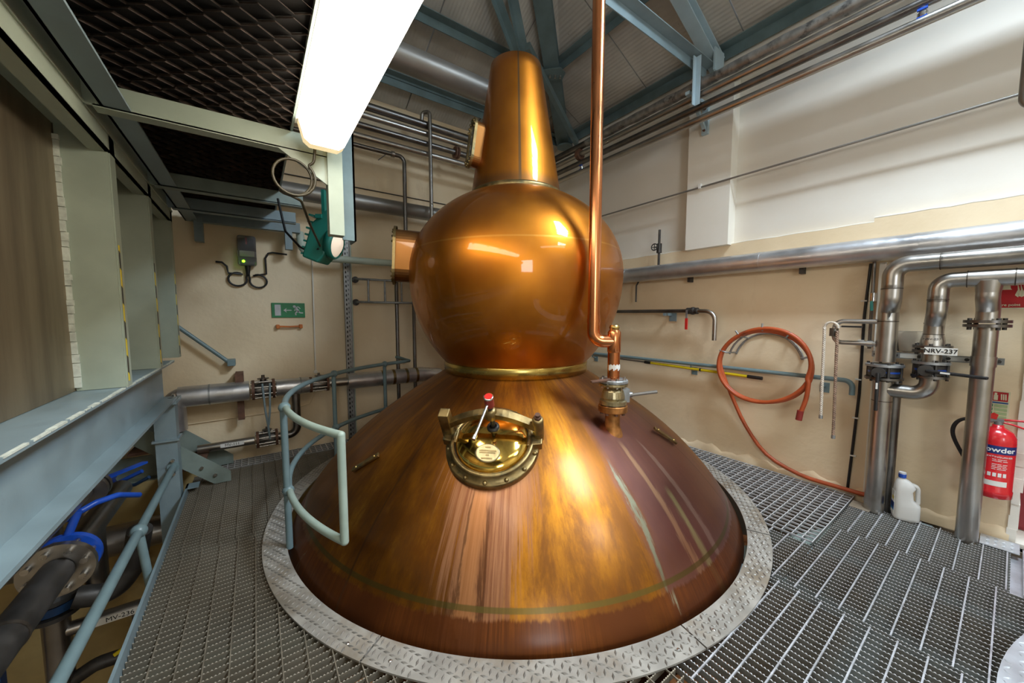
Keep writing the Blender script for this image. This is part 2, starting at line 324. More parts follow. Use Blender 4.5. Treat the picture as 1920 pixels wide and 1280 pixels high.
# ragged jamb of the doorway
jm = MB()
for i in range(26):
    z = .0 + i * .08; jm.box((XR - .012 - random.random() * .008, -.072 - random.random() * .012, z), (XR + .30, -.045 + random.random() * .012, z + .082))
struct('trim_5', jm, 'plaster_pale')
sk = MB(); vs = []; nn = 90                   # uneven rounded skirting of patched plaster
for i in range(nn + 1):
    y = -.05 + 4.38 * i / nn; h = .055 + .02 * math.sin(i * .7) + .015 * math.sin(i * 1.9 + 1); d = .016 + .006 * math.sin(i * 1.1)
    vs += [(XR - d, y, -.04), (XR - d, y, h * .5), (XR - d * .6, y, h * .85), (XR + .004, y, h * 1.15)]
sk.add(vs, [(4 * i + k, 4 * i + 4 + k, 4 * i + 5 + k, 4 * i + 1 + k) for i in range(nn) for k in range(3)], True); struct('baseboard_right', sk, 'plaster')
door = MB().box((4.02, -1.05, 0), (4.06, -.02, 2.05)); dr = struct('door_1', door, 'door_red')
for i in range(5): obj('door_board', MB().box((4.008, -1.04 + i * .2, .02), (4.02, -.85 + i * .2, 2.03)), 'door_red', dr, .003)
struct('door_2', MB().box((XR, -1.05, -.06), (4.6, -.06, -.004)), 'plaster_pale').name = 'floor_threshold'
struct('wall_left', MB().box((-3.4, -4.5, LOW), (-3.2, YB, 5)), 'plaster')
wf = MB().box((-3.4, -4.7, LOW), (-2.35, -4.5, 5.4)).box((-.85, -4.7, LOW), (4.1, -4.5, 5.4)).box((-2.35, -4.7, LOW), (-.85, -4.5, 1.65)).box((-2.35, -4.7, 2.95), (-.85, -4.5, 5.4))
struct('wall_front', wf, 'plaster')
w1 = struct('window_1', MB().box((-2.35, -4.62, 1.65), (-2.27, -4.52, 2.95)).box((-.93, -4.62, 1.65), (-.85, -4.52, 2.95)).box((-2.27, -4.62, 1.65), (-.93, -4.52, 1.72)).box((-2.27, -4.62, 2.88), (-.93, -4.52, 2.95)).box((-1.63, -4.6, 1.72), (-1.57, -4.54, 2.88)), 'plaster_pale')
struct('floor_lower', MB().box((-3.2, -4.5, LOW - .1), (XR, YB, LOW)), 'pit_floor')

# ---- roof: sheeted panels, right slope, back slope (hip), far slope
ceil = bpy.data.objects.new('ceiling', None); COL.objects.link(ceil); ceil['kind'] = 'structure'
RX = .9                                       # ridge
def quad(name, pts, th=.03):
    mb = MB(); mb.v = [tuple(p) for p in pts] + [(p[0], p[1], p[2] + th) for p in pts]; mb.f = [(0, 1, 2, 3), (7, 6, 5, 4), (0, 4, 5, 1), (1, 5, 6, 2), (2, 6, 7, 3), (3, 7, 4, 0)]; mb.sm = [False] * 6
    return obj(name, mb, 'roof_sheet', ceil)
G = .006
y = 4.6
while y > -4.5:
    y0, y1 = y - 1.0 + G, y - G
    if abs((y0 + y1) / 2 + .35) < .8 or abs((y0 + y1) / 2 + 2.75) < .8:      # panels that hold a rooflight: above and below it
        for xa, xb in ((4.05, 2.94), (2.26, RX)): quad('roof_panel', [(xa, y0, roof_r(xa)), (xa, y1, roof_r(xa)), (xb, y1, roof_r(xb)), (xb, y0, roof_r(xb))])
        for ya, yb in ((y0, y1),):
            lo, hi = (-1.10, .40) if (y0 + y1) / 2 > -1.6 else (-3.5, -2.0)
            for s0, s1 in ((ya, min(yb, lo)), (max(ya, hi), yb)):
                if s1 - s0 > .02: quad('roof_panel', [(2.94, s0, roof_r(2.94)), (2.94, s1, roof_r(2.94)), (2.26, s1, roof_r(2.26)), (2.26, s0, roof_r(2.26))])
    else: quad('roof_panel', [(4.05, y0, roof_r(4.05)), (4.05, y1, roof_r(4.05)), (RX, y1, roof_r(RX)), (RX, y0, roof_r(RX))])
    y -= 1.0
x = 4.25
while x > -3.3:
    quad('roof_panel', [(x - G, 4.6, roof_b(4.6)), (x - .9 + G, 4.6, roof_b(4.6)), (x - .9 + G, -.2, roof_b(-.2)), (x - G, -.2, roof_b(-.2))]); x -= .9
y = 4.6
while y > -4.5:
    quad('roof_panel', [(RX, y - 1 + G, roof_r(RX)), (RX, y - G, roof_r(RX)), (-3.4, y - G, roof_r(RX) - SL * (RX + 3.4)), (-3.4, y - 1 + G, roof_r(RX) - SL * (RX + 3.4))]); y -= 1
for n, yc in ((2, -.35), (3, -2.75)):
    f = MB()
    for xx in (2.26, 2.94): f.bar((xx, yc - .75, roof_r(xx) - .01), (xx, yc + .75, roof_r(xx) - .01), .05, .06)
    for k in range(6): f.bar((2.26, yc - .75 + .3 * k, roof_r(2.26) - .01), (2.94, yc - .75 + .3 * k, roof_r(2.94) - .01), .018 if 0 < k < 5 else .05, .05)
    struct('window_%d' % n, f, 'roof_steel')
# flat soffit closing the roof edge over the back wall
struct('trim_6', MB().box((-3.2, 3.99, 3.90), (3.8, YB, 3.925)), 'roof_steel')
# ---- roof steelwork
def steel(name, mb, label, cat='beam', m='roof_steel'): return tag(obj(name, mb, m), label, cat)
def angle(mb, p, q, w, up=(0, 0, 1), t=.008):     # angle section: two leaves
    p = Vector(p); q = Vector(q); d = (q - p).normalized(); u = Vector(up); r = d.cross(u).normalized(); u = r.cross(d)
    mb.bar(p, q, w, t, u); mb.bar(p + r * (w / 2) + u * (-w / 2), q + r * (w / 2) + u * (-w / 2), t, w, u); return mb
steel('eave_beam', angle(MB(), (3.72, -4.4, 3.925), (3.72, 4.0, 3.925), .10), 'blue-grey steel eave angle along the top of the right wall')
steel('eave_beam', angle(MB(), (3.7, 3.96, 3.925), (-3.1, 3.96, 3.925), .10), 'blue-grey steel eave angle above the pipes on the back wall')
steel('purlin', angle(MB(), (2.92, -4.4, roof_r(2.92) - .06), (2.92, 3.22, roof_r(2.92) - .06), .085), 'steel purlin crossing the roof to the right of the tall copper pipe')
steel('purlin', angle(MB(), (2.85, 3.32, roof_b(3.32) - .075), (-3.1, 3.32, roof_b(3.32) - .075), .085), 'steel purlin on the hipped end, running left from the still neck')
def ibeam(mb, p, q, w, h, t=.012, up=(0, 0, 1)):
    p = Vector(p); q = Vector(q); d = (q - p).normalized(); r = d.cross(Vector(up)).normalized(); u = r.cross(d)
    mb.bar(p, q, t * .7, h, up)
    for s in (-1, 1): mb.bar(p + u * s * (h / 2), q + u * s * (h / 2), w, t, up)
    return mb
hp0 = Vector((3.70, 3.93, 3.86)); hp1 = Vector((1.555, 2.15, 4.79))
hr = thing('hip_rafter', 'dark steel hip rafter rising from the room corner behind the still neck', 'beam', hp0)
local(obj('rafter_section', ibeam(MB(), hp0, hp1, .17, .10), 'roof_steel'), hr)
gp = hp0.lerp(hp1, .385); local(obj('gusset_plate', MB().prism([(-.13, -.06), (.09, -.09), (.15, -.02), (.12, .07), (-.1, .06)], .012, frame(gp + Vector((0, 0, -.10)), (.15, .2, 1), (.8, -.58, 0))), 'roof_steel'), hr)
local(obj('foot_plate', MB().cyl(hp0 + Vector((-.02, -.06, -.10)), hp0 + Vector((-.02, -.06, -.08)), .11, 14), 'roof_steel'), hr)
for k in range(4): local(obj('bolt', MB().cyl(gp + Vector((.08 - .05 * k, -.05 + .03 * k, -.13)), gp + Vector((.08 - .05 * k, -.05 + .03 * k, -.10)), .012, 8), 'steel_bolt'), hr)
steel('tie_beam', MB().bar((3.66, 3.62, 3.72), (2.25, 2.90, 3.98), .05, .075), 'short steel tie under the hip rafter behind the still neck')
steel('roof_strut', angle(MB(), (2.49, 3.18, 3.87), (1.88, 2.935, 4.385), .07), 'left leaning steel strut rising behind the top of the still neck')
steel('roof_strut', angle(MB(), (2.485, 3.15, 3.885), (2.10, 2.925, 4.395), .075), 'upright steel strut rising behind the top of the still neck')
steel('truss_rafter', ibeam(MB(), (3.74, 1.83, 3.80), (RX, 1.83, roof_r(RX) - .13), .11, .11), 'blue-grey truss rafter sloping up from the white pilaster', m='blue_grey_paint_light')
tt = thing('truss_tie', 'level steel truss tie ending at the top of the white pilaster', 'beam', (3.62, 1.83, 3.74))
local(obj('tie_section', angle(MB(), (3.62, 1.83, 3.74), (-.5, 1.83, 3.74), .09), 'bluegrey_paint'), tt)
local(obj('hanger', angle(MB(), (3.33, 1.83, 3.72), (3.33, 1.83, 3.30), .045, (0, 1, 0)), 'blue_grey_paint_light'), tt)
local(obj('end_plate', MB().box((3.55, 1.76, 3.66), (3.72, 1.775, 3.86)), 'blue_grey_paint_light'), tt)
br = thing('pipe_bracket', 'small blue steel bracket bolted to the white pilaster under the pipes', 'bracket', (3.69, 1.9, 3.3))
local(obj('wall_leg', MB().box((3.66, 1.86, 3.16), (3.69, 1.92, 3.46)), 'blue_grey_paint_light'), br)
local(obj('arm', MB().box((3.33, 1.87, 3.42), (3.68, 1.91, 3.45)).bar((3.42, 1.89, 3.43), (3.67, 1.89, 3.20), .03, .03), 'blue_grey_paint_light'), br)
for k in range(3): local(obj('bolt', MB().cyl((3.645, 1.89, 3.2 + .1 * k), (3.66, 1.89, 3.2 + .1 * k), .014, 8), 'rusty_iron'), br)

# ================================================================== FLOOR: open gratings
AX, AY = 1.80, 2.47                           # axis of the still
RI, RO = 1.70, 1.825                          # tread plate ring
NX, NY = 2.2, -1.86                           # axis of the neighbouring still base
floor = bpy.data.objects.new('floor', None); COL.objects.link(floor); floor['kind'] = 'structure'
def cut(lo, hi, d, c, r):                     # remove |chord| of a circle from an interval
    h2 = r * r - d * d
    if h2 <= 0: return [(lo, hi)]
    h = math.sqrt(h2); return [(a, b) for a, b in ((lo, min(hi, c - h)), (max(lo, c + h), hi)) if b - a > .01]
def clip(lo, hi, fixed, axis):                # axis 0: runs along x at y=fixed
    out = []
    first = cut(lo, hi, fixed - (AY if axis == 0 else AX), AX if axis == 0 else AY, RO - .02)
    for a, b in first: out += cut(a, b, fixed - (NY if axis == 0 else NX), NX if axis == 0 else NY, RO - .02)
    return out
def sbar(mb, a, b, fixed, axis, w=.0042, h=.030, tooth=.0124):   # serrated bearing bar
    n = max(2, int((b - a) / tooth)); vs = []; fs = []
    for i in range(2 * n + 1):
        s = a + (b - a) * i / (2 * n); zt = 0 if i % 2 == 0 else -.0042
        for k in (-1, 1):
            q = fixed + k * w / 2
            for zz in (zt, -h): vs.append((s, q, zz) if axis == 0 else (q, s, zz))
    for i in range(2 * n):
        j = 4 * i; fs += [(j, j + 4, j + 6, j + 2), (j, j + 1, j + 5, j + 4), (j + 2, j + 6, j + 7, j + 3)]
    mb.add(vs, fs)
BP, RP = .0348, .0866
def panel(x0, x1, y0, y1, axis, roff=0, dull=False):     # axis = direction of the bearing bars
    b = MB(); r = MB()
    lo, hi = (y0, y1) if axis == 0 else (x0, x1); s = lo + .006
    while s < hi - .004:
        for a, c in clip(*((x0, x1) if axis == 0 else (y0, y1)), s, axis): sbar(b, a, c, s, axis)
        s += BP
    lo, hi = (x0, x1) if axis == 0 else (y0, y1); s = lo + roff
    while s < hi:
        for a, c in clip(*((y0, y1) if axis == 0 else (x0, x1)), s, 1 - axis):
            p, q = ((s, a, -.002), (s, c, -.002)) if axis == 0 else ((a, s, -.002), (c, s, -.002)); r.bar(p, q, .0040 if dull else .0055, .008)
        s += RP
    if not b.v: return
    pn = obj('grating_panel', b, 'grating_dull' if dull else 'grating_steel', floor); pn['kind'] = 'stuff'
    if r.v: k = obj('cross_rods', r, 'grating_rod_dull' if dull else 'grating_rod', pn); k['kind'] = 'stuff'
def mesh_panel(x0, x1, y0, y1, p=.052):       # open square mesh: deep bars along x, thin rods along y
    a = MB(); b = MB(); s = y0
    while s <= y1 + 1e-4:
        for u, v in clip(x0, x1, s, 0): a.box((u, s - .0022, -.024), (v, s + .0022, 0))
        s += p
    s = x0
    while s <= x1 + 1e-4:
        for u, v in clip(y0, y1, s, 1): b.box((s - .004, u, -.006), (s + .004, v, .004))
        s += p
    pn = obj('mesh_grating_panel', a, 'grating_steel', floor); pn['kind'] = 'stuff'; k = obj('cross_bars', b, 'grating_rod', pn); k['kind'] = 'stuff'
# left walkway, bars across it
panel(-.485, 1.30, -.9, 1.02, 0, .02, True); panel(-.485, 1.30, 1.03, 2.765, 0, .084, True); panel(-.485, .62, 2.775, 3.63, 0, .071, True); panel(-.485, 1.30, 3.64, 4.09, 0, .065, True)
mesh_panel(-.42, 3.7, 4.10, 4.31, .052)
# right walkway, bars along it
panel(1.31, 2.195, -1.2, .96, 1, .03); panel(2.205, 3.055, -1.2, .64, 1, .055); panel(2.205, 2.735, .645, 1.15, 1, .04); panel(3.065, 3.62, -.06, .64, 1, .012)
mesh_panel(2.745, 3.74, .655, 2.0, .054); mesh_panel(2.745, 3.74, 2.012, 4.08, .054); mesh_panel(3.065, 3.74, -1.1, -.13, .054)
obj('edge_angle', MB().box((3.06, -.125, -.04), (3.66, -.10, .006)).box((3.06, -.10, -.04), (3.62, -.06, -.034)), 'grating_rod', floor)
obj('support_beam', ibeam(MB(), (-.45, 1.9, -.16), (3.7, .42, -.16), .1, .2), 'dark_green_paint', floor)
for yy in (.3, 2.75, 3.64): obj('support_beam', ibeam(MB(), (-.5, yy, -.14), ((AX - 1.75) if yy > 1 else 3.7, yy, -.14), .1, .2), 'bluegrey_paint', floor)
obj('support_beam', ibeam(MB(), (2.72, -1.5, -.15), (2.72, .8, -.15), .1, .2), 'bluegrey_paint', floor)
obj('support_beam', ibeam(MB(), (2.2, -1.5, -.15), (2.2, 1.0, -.15), .1, .2), 'bluegrey_paint', floor)
obj('toe_plate', MB().box((-.50, -1.2, -.16), (-.488, 3.80, .045)).box((-.50, 3.70, .035), (-.42, 3.80, .045)), 'bluegrey_paint', floor)
obj('pit_block', MB().box((2.8, .62, -1.3), (3.5, .95, -.85)), 'lower_plaster', floor)
# furnace brickwork under the edge of the still, seen through the bars
bw = thing('furnace_wall', 'orange brick furnace ring under the grating below the copper still', 'brickwork', (AX, AY, LOW))
local(obj('core', MB().lathe([(1.60, LOW + .01), (1.60, -.34)], 64, Matrix.Translation((AX, AY, 0))), 'pit_floor'), bw)
bm0 = None
for row in range(3):
    for k in range(46):
        a = math.radians(-75 + 150 * (k + .5 * (row % 2)) / 46); 
        M = Matrix.Translation((AX, AY, -.24 - .075 * row)) @ Matrix.Rotation(math.radians(-36.1) + a, 4, 'Z')
        if bm0 is None: bm0 = obj('brick', MB().box((-.043, -1.82, -.032), (.043, -1.71, .032)), 'brick', bw); bo = bm0
        else: bo = bm0.copy(); COL.objects.link(bo)
        bo.matrix_parent_inverse = Matrix.Translation(bw.location).inverted(); bo.matrix_basis = M

# ---- tread plate rings
def lozenges(mb, test, x0, x1, y0, y1, z, p=.029, L=.0165, Wd=.0058, h=.0042):
    ny = int((y1 - y0) / p)
    for j in range(ny):
        for i in range(int((x1 - x0) / p)):
            cx = x0 + (i + .5 * (j % 2)) * p; cy = y0 + j * p
            if not test(cx, cy): continue
            a = math.radians(45 if (i + j // 2) % 2 else -45) if (j % 2) else math.radians(-45 if (i + j // 2) % 2 else 45); c, s = math.cos(a), math.sin(a)
            P = lambda u, v, w: (cx + u * c - v * s, cy + u * s + v * c, z + w)
            mb.add([P(-L, 0, 0), P(0, -Wd, 0), P(L, 0, 0), P(0, Wd, 0), P(-L * .45, 0, h), P(L * .45, 0, h)], [(0, 1, 4), (1, 5, 4), (1, 2, 5), (2, 3, 5), (3, 4, 5), (3, 0, 4)])
ring = thing('tread_plate_ring', 'dusty grey chequer plate ring on the floor round the copper still', 'floor plate', (AX, AY, .004))
CUTS = [-128, -98, -20, 26, 62, 118, 180, 232]
for k in range(len(CUTS)):
    a0 = math.radians(CUTS[k] - 36.1 + .12); a1 = math.radians((CUTS[(k + 1) % len(CUTS)] + (360 if k == len(CUTS) - 1 else 0)) - 36.1 - .12)
    sg = obj('plate_segment', MB().lathe([(RI, -.002), (RO, -.002), (RO, .006), (RI, .006), (RI, -.002)], 40, None, a0, a1, False), 'tread_plate' , ring)
    def inside(x, y):
        r = math.hypot(x, y); a = math.atan2(x, -y)
        if not (RI + .011 < r < RO - .011): return False
        while a < a0: a += 2 * PI
        return a < a1
    if CUTS[k] < 110:
        lz = MB(); lozenges(lz, inside, -1.85, 1.85, -1.85, 1.85, .006); s_ = obj('raised_pattern', lz, 'tread_lozenge', sg); s_['kind'] = 'stuff'
    for aa in (a0 + .06, a1 - .06):
        c = ((RI + RO) / 2 + .02); obj('screw', MB().lathe([(.001, .0085), (.006, .008), (.008, .006)], 10, Matrix.Translation((c * math.sin(aa), -c * math.cos(aa), 0))), 'steel_bolt', sg)
r2 = thing('tread_plate_ring', 'bright clean chequer plate with a round edge in the near right corner', 'floor plate', (NX, NY, .004))
sg = obj('plate_segment', MB().lathe([(1.45, -.002), (RO, -.002), (RO, .006), (1.45, .006), (1.45, -.002)], 60, None, math.radians(90), math.radians(270), False), 'tread_plate_bright', r2)
lz = MB(); lozenges(lz, lambda x, y: 1.46 < math.hypot(x, y) < RO - .012 and y > .9, -.5, 1.4, .9, 1.85, .006, .036, .016, .005, .003); s_ = obj('raised_pattern', lz, 'tread_plate_bright', sg); s_['kind'] = 'stuff'
cp = thing('cover_plate', 'small bright chequer plate on the grating beside the fire extinguisher', 'floor plate', (3.64, -.015, .003))
pl = obj('plate', MB().box((-.075, -.075, 0), (.085, .07, .005)), 'tread_plate_bright', cp); lz = MB(); lozenges(lz, lambda x, y: abs(x) < .07 and abs(y) < .06, -.08, .08, -.08, .08, .005, .03, .0125, .0042); s_ = obj('raised_pattern', lz, 'tread_plate_bright', pl); s_['kind'] = 'stuff'
tag(obj('cover_plate', MB().box((3.49, .53, .001), (3.62, .64, .007)), 'tread_plate', None, .002), 'small dark steel plate on the mesh grating where the hose ends', 'floor plate')

# ================================================================== THE STILL
still = thing('copper_pot_still', 'huge copper pot still with domed base, round boil ball and tapering neck', 'still', (AX, AY, 0), math.radians(-36.09))
DP = [(1.66, -.30), (1.69, -.1), (1.668, 0), (1.605, .1), (1.535, .2), (1.45, .3), (1.355, .4), (1.245, .5), (1.12, .6), (.98, .7), (.83, .8), (.665, .9), (.575, .955)]
def spline(pts, n=5):
    out = []
    for i in range(len(pts) - 1):
        p = [pts[max(0, i - 1)], pts[i], pts[i + 1], pts[min(len(pts) - 1, i + 2)]]
        for k in range(n):
            t = k / n; out.append(tuple(.5 * (2 * p[1][j] + (p[2][j] - p[0][j]) * t + (2 * p[0][j] - 5 * p[1][j] + 4 * p[2][j] - p[3][j]) * t * t + (3 * p[1][j] - p[0][j] - 3 * p[2][j] + p[3][j]) * t ** 3) for j in (0, 1)))
    return out + [pts[-1]]
dome = obj('dome', MB().lathe(spline(DP), 128), 'copper_dome', still)
obj('brass_collar', MB().lathe([(.575, .945), (.597, .947), (.599, 1.022), (.592, 1.03), (.572, 1.03)], 96), 'brass_plain', still)
GZ, GR, GU, GL = 1.72, .865, .70, .95
bp = [i * PI / 180 for i in range(-47, 66, 2)] + [math.acos(.36 / GR)]
obj('boil_ball', MB().lathe([(GR * math.cos(a), GZ + (GU if a > 0 else GL) * math.sin(a)) for a in bp], 128), 'copper_globe', still)
NZ0 = GZ + GU * math.sin(math.acos(.36 / GR)); NT = 3.375
obj('neck', MB().lathe([(.366, NZ0 - .02), (.366, NZ0 + .01), (.360, NZ0 + .05)] + [(.360 + (.203 - .360) * i / 12, NZ0 + .05 + (NT - NZ0 - .05) * i / 12) for i in range(1, 13)] + [(.198, NT + .004), (.15, NT + .006), (.001, NT + .008)], 96), 'copper_neck', still)
obj('neck_joint', MB().lathe([(.372, NZ0 - .012), (.376, NZ0 + .004), (.372, NZ0 + .02), (.362, NZ0 + .026)], 96), 'old_brass', still)
def onstill(th, r, z, el):                     # frame on the still: local z outward (elevation el), local y up the slope
    a = math.radians(th); e = math.radians(el); rad = Vector((math.sin(a), -math.cos(a), 0)); rt = Vector((math.cos(a), math.sin(a), 0))
    n = rad * math.cos(e) + Vector((0, 0, 1)) * math.sin(e)
    return frame(rad * r + Vector((0, 0, z)), n, rt)
def rivets(mb, pts, r, h):
    for p in pts: mb.lathe([(r, 0), (r * .9, h * .6), (r * .5, h), (.0001, h * 1.05)], 10, Matrix.Translation(p))
# manway
mw = obj('manway', MB().lathe([(.222, -.06), (.268, -.055), (.268, .010), (.262, .016), (.240, .018), (.240, .050), (.235, .056), (.217, .056), (.213, .05), (.213, -.05)], 64), 'old_brass', still); mw.matrix_basis = onstill(-7.2, 1.045, .655, 57)
obj('lid', MB().lathe([(.210, .030)] + [(.210 * math.cos(a), .032 + .075 * math.sin(a)) for a in [i * PI / 2 / 14 for i in range(14)]] + [(.0005, .107)], 64), 'polished_brass', mw)
obj('gasket', MB().lathe([(.209, .028), (.209, .040), (.2145, .040), (.2145, .028)], 64), 'black_rubber', mw)
for i in range(14):
    a = 2 * PI * (i + .5) / 14; rv_ = MB(); rivets(rv_, [(.253 * math.cos(a), .253 * math.sin(a), .016)], .0125, .012); obj('rivet', rv_, 'old_brass', mw)
for s in (-1, 1): obj('lug', MB().prism([(s * .20, -.035), (s * .285, -.02), (s * .285, .05), (s * .20, .065)], .052, Matrix.Translation((0, 0, .004))), 'old_brass', mw, .006)
obj('latch_post', MB().box((-.292, .012, .03), (-.232, .074, .215)), 'old_brass', mw, .006)
obj('hinge_post', MB().lathe([(.031, .03), (.031, .185), (.026, .195), (.0005, .195)], 20, Matrix.Translation((.262, .040, 0))), 'old_brass', mw)
hn = obj('hinge_bolt', MB().cyl((.262, .040, .195), (.262, .040, .212), .021, 6).cyl((.262, .040, .212), (.262, .040, .228), .015, 6), 'rusty_iron', mw)
ab = MB(); pts = [Vector((-.245 + .5 * i / 16, .040, .125 + .095 * math.sin(PI * i / 16))) for i in range(17)]
for i in range(16): ab.bar(pts[i], pts[i + 1] + (pts[i + 1] - pts[i]) * .05, .046, .034)
obj('crossbar', ab, 'old_brass', mw)
obj('boss', MB().lathe([(.034, .195), (.036, .225), (.030, .250), (.022, .258), (.0005, .258)], 20, Matrix.Translation((.008, .040, 0))), 'old_brass', mw)
obj('spindle', MB().cyl((.008, .040, .098), (.008, .040, .305), .014, 14).lathe([(.036, .098), (.036, .112), (.028, .120), (.02, .120)], 20, Matrix.Translation((.008, .040, 0))), 'dark_iron', mw)
obj('handle_head', MB().cyl((.008, .040, .285), (.008, .040, .350), .026, 20), 'red_dark', mw)
obj('handle_cap', MB().lathe([(.027, .344), (.027, .354), (.022, .354)], 20, Matrix.Translation((.008, .040, 0))), 'chrome', mw)
obj('handle_badge', MB().cyl((.008, .040, .348), (.008, .040, .355), .022, 20), 'red_enamel', mw)
obj('handle_rod', MB().cyl((.008, .055, .315), (-.030, -.180, .295), .0075, 12).cyl((-.029, -.170, .296), (-.033, -.193, .294), .011, 12), 'chrome', mw)
np_ = obj('maker_plate', MB().lathe([(.0005, .0095), (.050, .0085), (.056, .009), (.060, .006), (.060, -.004)], 32, Matrix.Translation((.0, -.120, .086)) @ Matrix.Rotation(math.radians(15), 4, 'X') @ Matrix.Diagonal((1.15, .86, 1, 1))), 'valve_bronze', mw)
tm = MB(); MM = Matrix.Translation((.0, -.1225, .0955)) @ Matrix.Rotation(math.radians(15), 4, 'X')
for yy, w in ((.030, .030), (.012, .088), (.001, .086), (-.012, .014), (-.030, .060)):
    k = -w / 2
    while k < w / 2: tm.box((k, yy - .0035, 0), (k + .0042, yy + .0035, .0018), MM); k += .0062
s_ = obj('raised_lettering', tm, 'old_brass', np_); s_['kind'] = 'stuff'
# riveted straps on the dome
for th, r, z, el, rot in ((-47, 1.284, .482, 49, 38), (61, 1.20, .560, 50, -30)):
    st = obj('strap', MB().box((-.015, -.10, -.010), (.015, .10, .006)), 'old_brass', still, .002); st.matrix_basis = onstill(th, r, z, el) @ Matrix.Rotation(math.radians(-rot), 4, 'Z') ; 
    
    for q in (-.07, .07): rv_ = MB(); rivets(rv_, [(0, q, .006)], .008, .006); obj('rivet', rv_, 'brass', st)
# sight glass on the boil ball and on the neck
def sight(name, M, w, h, deep, nb):
    def oval(s, k=32):
        pts = []; 
        for i in range(k):
            a = 2 * PI * i / k; x = math.cos(a); y = math.sin(a); rr = w / 2 * s; yy = (h / 2 - w / 2)
            pts.append((rr * x, rr * y + (yy if y >= 0 else -yy)))
        return pts
    mb = MB(); mb.prism(oval(.92), deep + .12, Matrix.Translation((0, 0, -.12))); b = obj(name, mb, 'copper_neck', still); b.matrix_basis = M
    fl = MB(); o1 = oval(1.12); o2 = oval(.62); n = len(o1)
    vs = [(x, y, deep - .006) for x, y in o1] + [(x, y, deep + .014) for x, y in o1] + [(x, y, deep + .014) for x, y in o2] + [(x, y, deep + .002) for x, y in o2]
    fl.add(vs, [(j * n + i, j * n + (i + 1) % n, (j + 1) * n + (i + 1) % n, (j + 1) * n + i) for j in range(3) for i in range(n)]); obj('bezel', fl, 'old_brass', b)
    obj('glass', MB().prism(oval(.64), .006, Matrix.Translation((0, 0, deep + .001))), 'sight_glass', b)
    for p in oval(.88, nb): rv_ = MB(); rivets(rv_, [(p[0], p[1], deep + .014)], .010, .012); obj('bolt', rv_, 'old_brass', b)
sight('ball_sight_glass', onstill(-76, .83, 1.85, 3), .24, .42, .13, 16)
sight('neck_sight_glass', onstill(-66, .315, 2.72, 8), .155, .36, .06, 14)

# ================================================================== relief valve and tall copper pipe
vx, vy = 1.83, 1.462
rv = Vector((math.cos(YAW), -math.sin(YAW), 0)); fw = Vector((math.sin(YAW), math.cos(YAW), 0))
V = thing('vent_valve', 'bronze valve with flanges standing on the copper dome under the tall pipe', 'valve', (vx, vy, .62))
def vp(name, prof, m, n=24): return local(obj(name, MB().lathe(prof, n, Matrix.Translation((vx, vy, 0)), 0, 2 * PI, name == 'stub'), m), V)
vp('stub', [(.075, .60), (.060, .66), (.047, .70), (.045, .80)], 'valve_rusty_copper')
vp('lower_flange', [(.045, .790), (.088, .790), (.090, .795), (.090, .828), (.086, .832), (.045, .832)], 'valve_rusty_copper', 28)
vp('body', [(.06, .832), (.084, .838), (.084, .862), (.070, .868), (.074, .88), (.066, .92), (.050, .945), (.055, .955)], 'valve_bronze', 28)
vp('upper_flange', [(.055, .952), (.088, .955), (.090, .96), (.090, .972), (.05, .972)], 'valve_bronze', 28)
vp('top_flange', [(.035, .976), (.090, .976), (.090, .990), (.086, .996), (.035, .996)], 'zinc', 28)
for k in range(8):
    a = k * PI / 4 + .2; x, y = vx + .072 * math.cos(a), vy + .072 * math.sin(a)
    local(obj('bolt', MB().cyl((x, y, .945), (x, y, 1.008), .009, 6), 'steel_bolt'), V); local(obj('bolt', MB().cyl((x, y, .775), (x, y, .85), .011, 6), 'rusty_iron'), V)
hb = Vector((vx, vy, .895)) + rv * .07
local(obj('handle_mount', MB().box((-.02, -.02, -.045), (.03, .02, .04), Matrix.Translation(hb) @ Matrix.Rotation(-YAW, 4, 'Z')).cyl(hb + rv * .02, hb + rv * .05, .018, 12), 'zinc'), V)
local(obj('lever', MB().cyl(hb + rv * .04 - fw * .01, hb + rv * .19 - fw * .05 + Vector((0, 0, .03)), .010, 12), 'duct_grey'), V)
lv = Vector((vx, vy, 1.0)) - rv * .03 - fw * .05
local(obj('closed_lever', MB().bar(lv, lv - rv * .125 - fw * .01 - Vector((0, 0, .012)), .032, .016), 'rusty_iron', None, .005), V)
P = thing('copper_vent_pipe', 'tall copper pipe rising to the roof in front of the boil ball', 'pipe', (vx, vy, .99))
rp = .0375
tp = Vector((vx, vy, 0)) - rv * .128 + fw * .01
local(obj('riser', MB().tube([tp + Vector((0, 0, 1.36)), tp + Vector((0, 0, 2.4)), tp + Vector((0, 0, 3.4)), tp + Vector((0, 0, 4.75))], rp, 28), 'copper_pipe'), P)
local(obj('elbow', MB().tube(fillet([tp + Vector((0, 0, 1.40)), tp + Vector((0, 0, 1.235)), Vector((vx, vy, 1.235))], .085, 10), rp * 1.06, 28), 'copper_pipe'), P)
local(obj('socket_ring', MB().tube([tp + Vector((0, 0, 1.352)), tp + Vector((0, 0, 1.372))], rp * 1.13, 28), 'copper_pipe'), P)
local(obj('stand_pipe', MB().tube([(vx, vy, .99), (vx, vy, 1.20)], rp, 28), 'copper_pipe'), P)
local(obj('tee', MB().tube([(vx, vy, 1.165), (vx, vy, 1.17), (vx, vy, 1.29), (vx, vy, 1.305)], rp, 28, True, [rp * 1.02, rp * 1.09, rp * 1.09, rp * .85]), 'copper_pipe'), P)
local(obj('cap', MB().lathe([(.029, 1.30), (.029, 1.315), (.032, 1.317), (.032, 1.325), (.029, 1.328), (.029, 1.335), (.0005, 1.337)], 24, Matrix.Translation((vx, vy, 0))), 'brass'), P)
wl = MB()
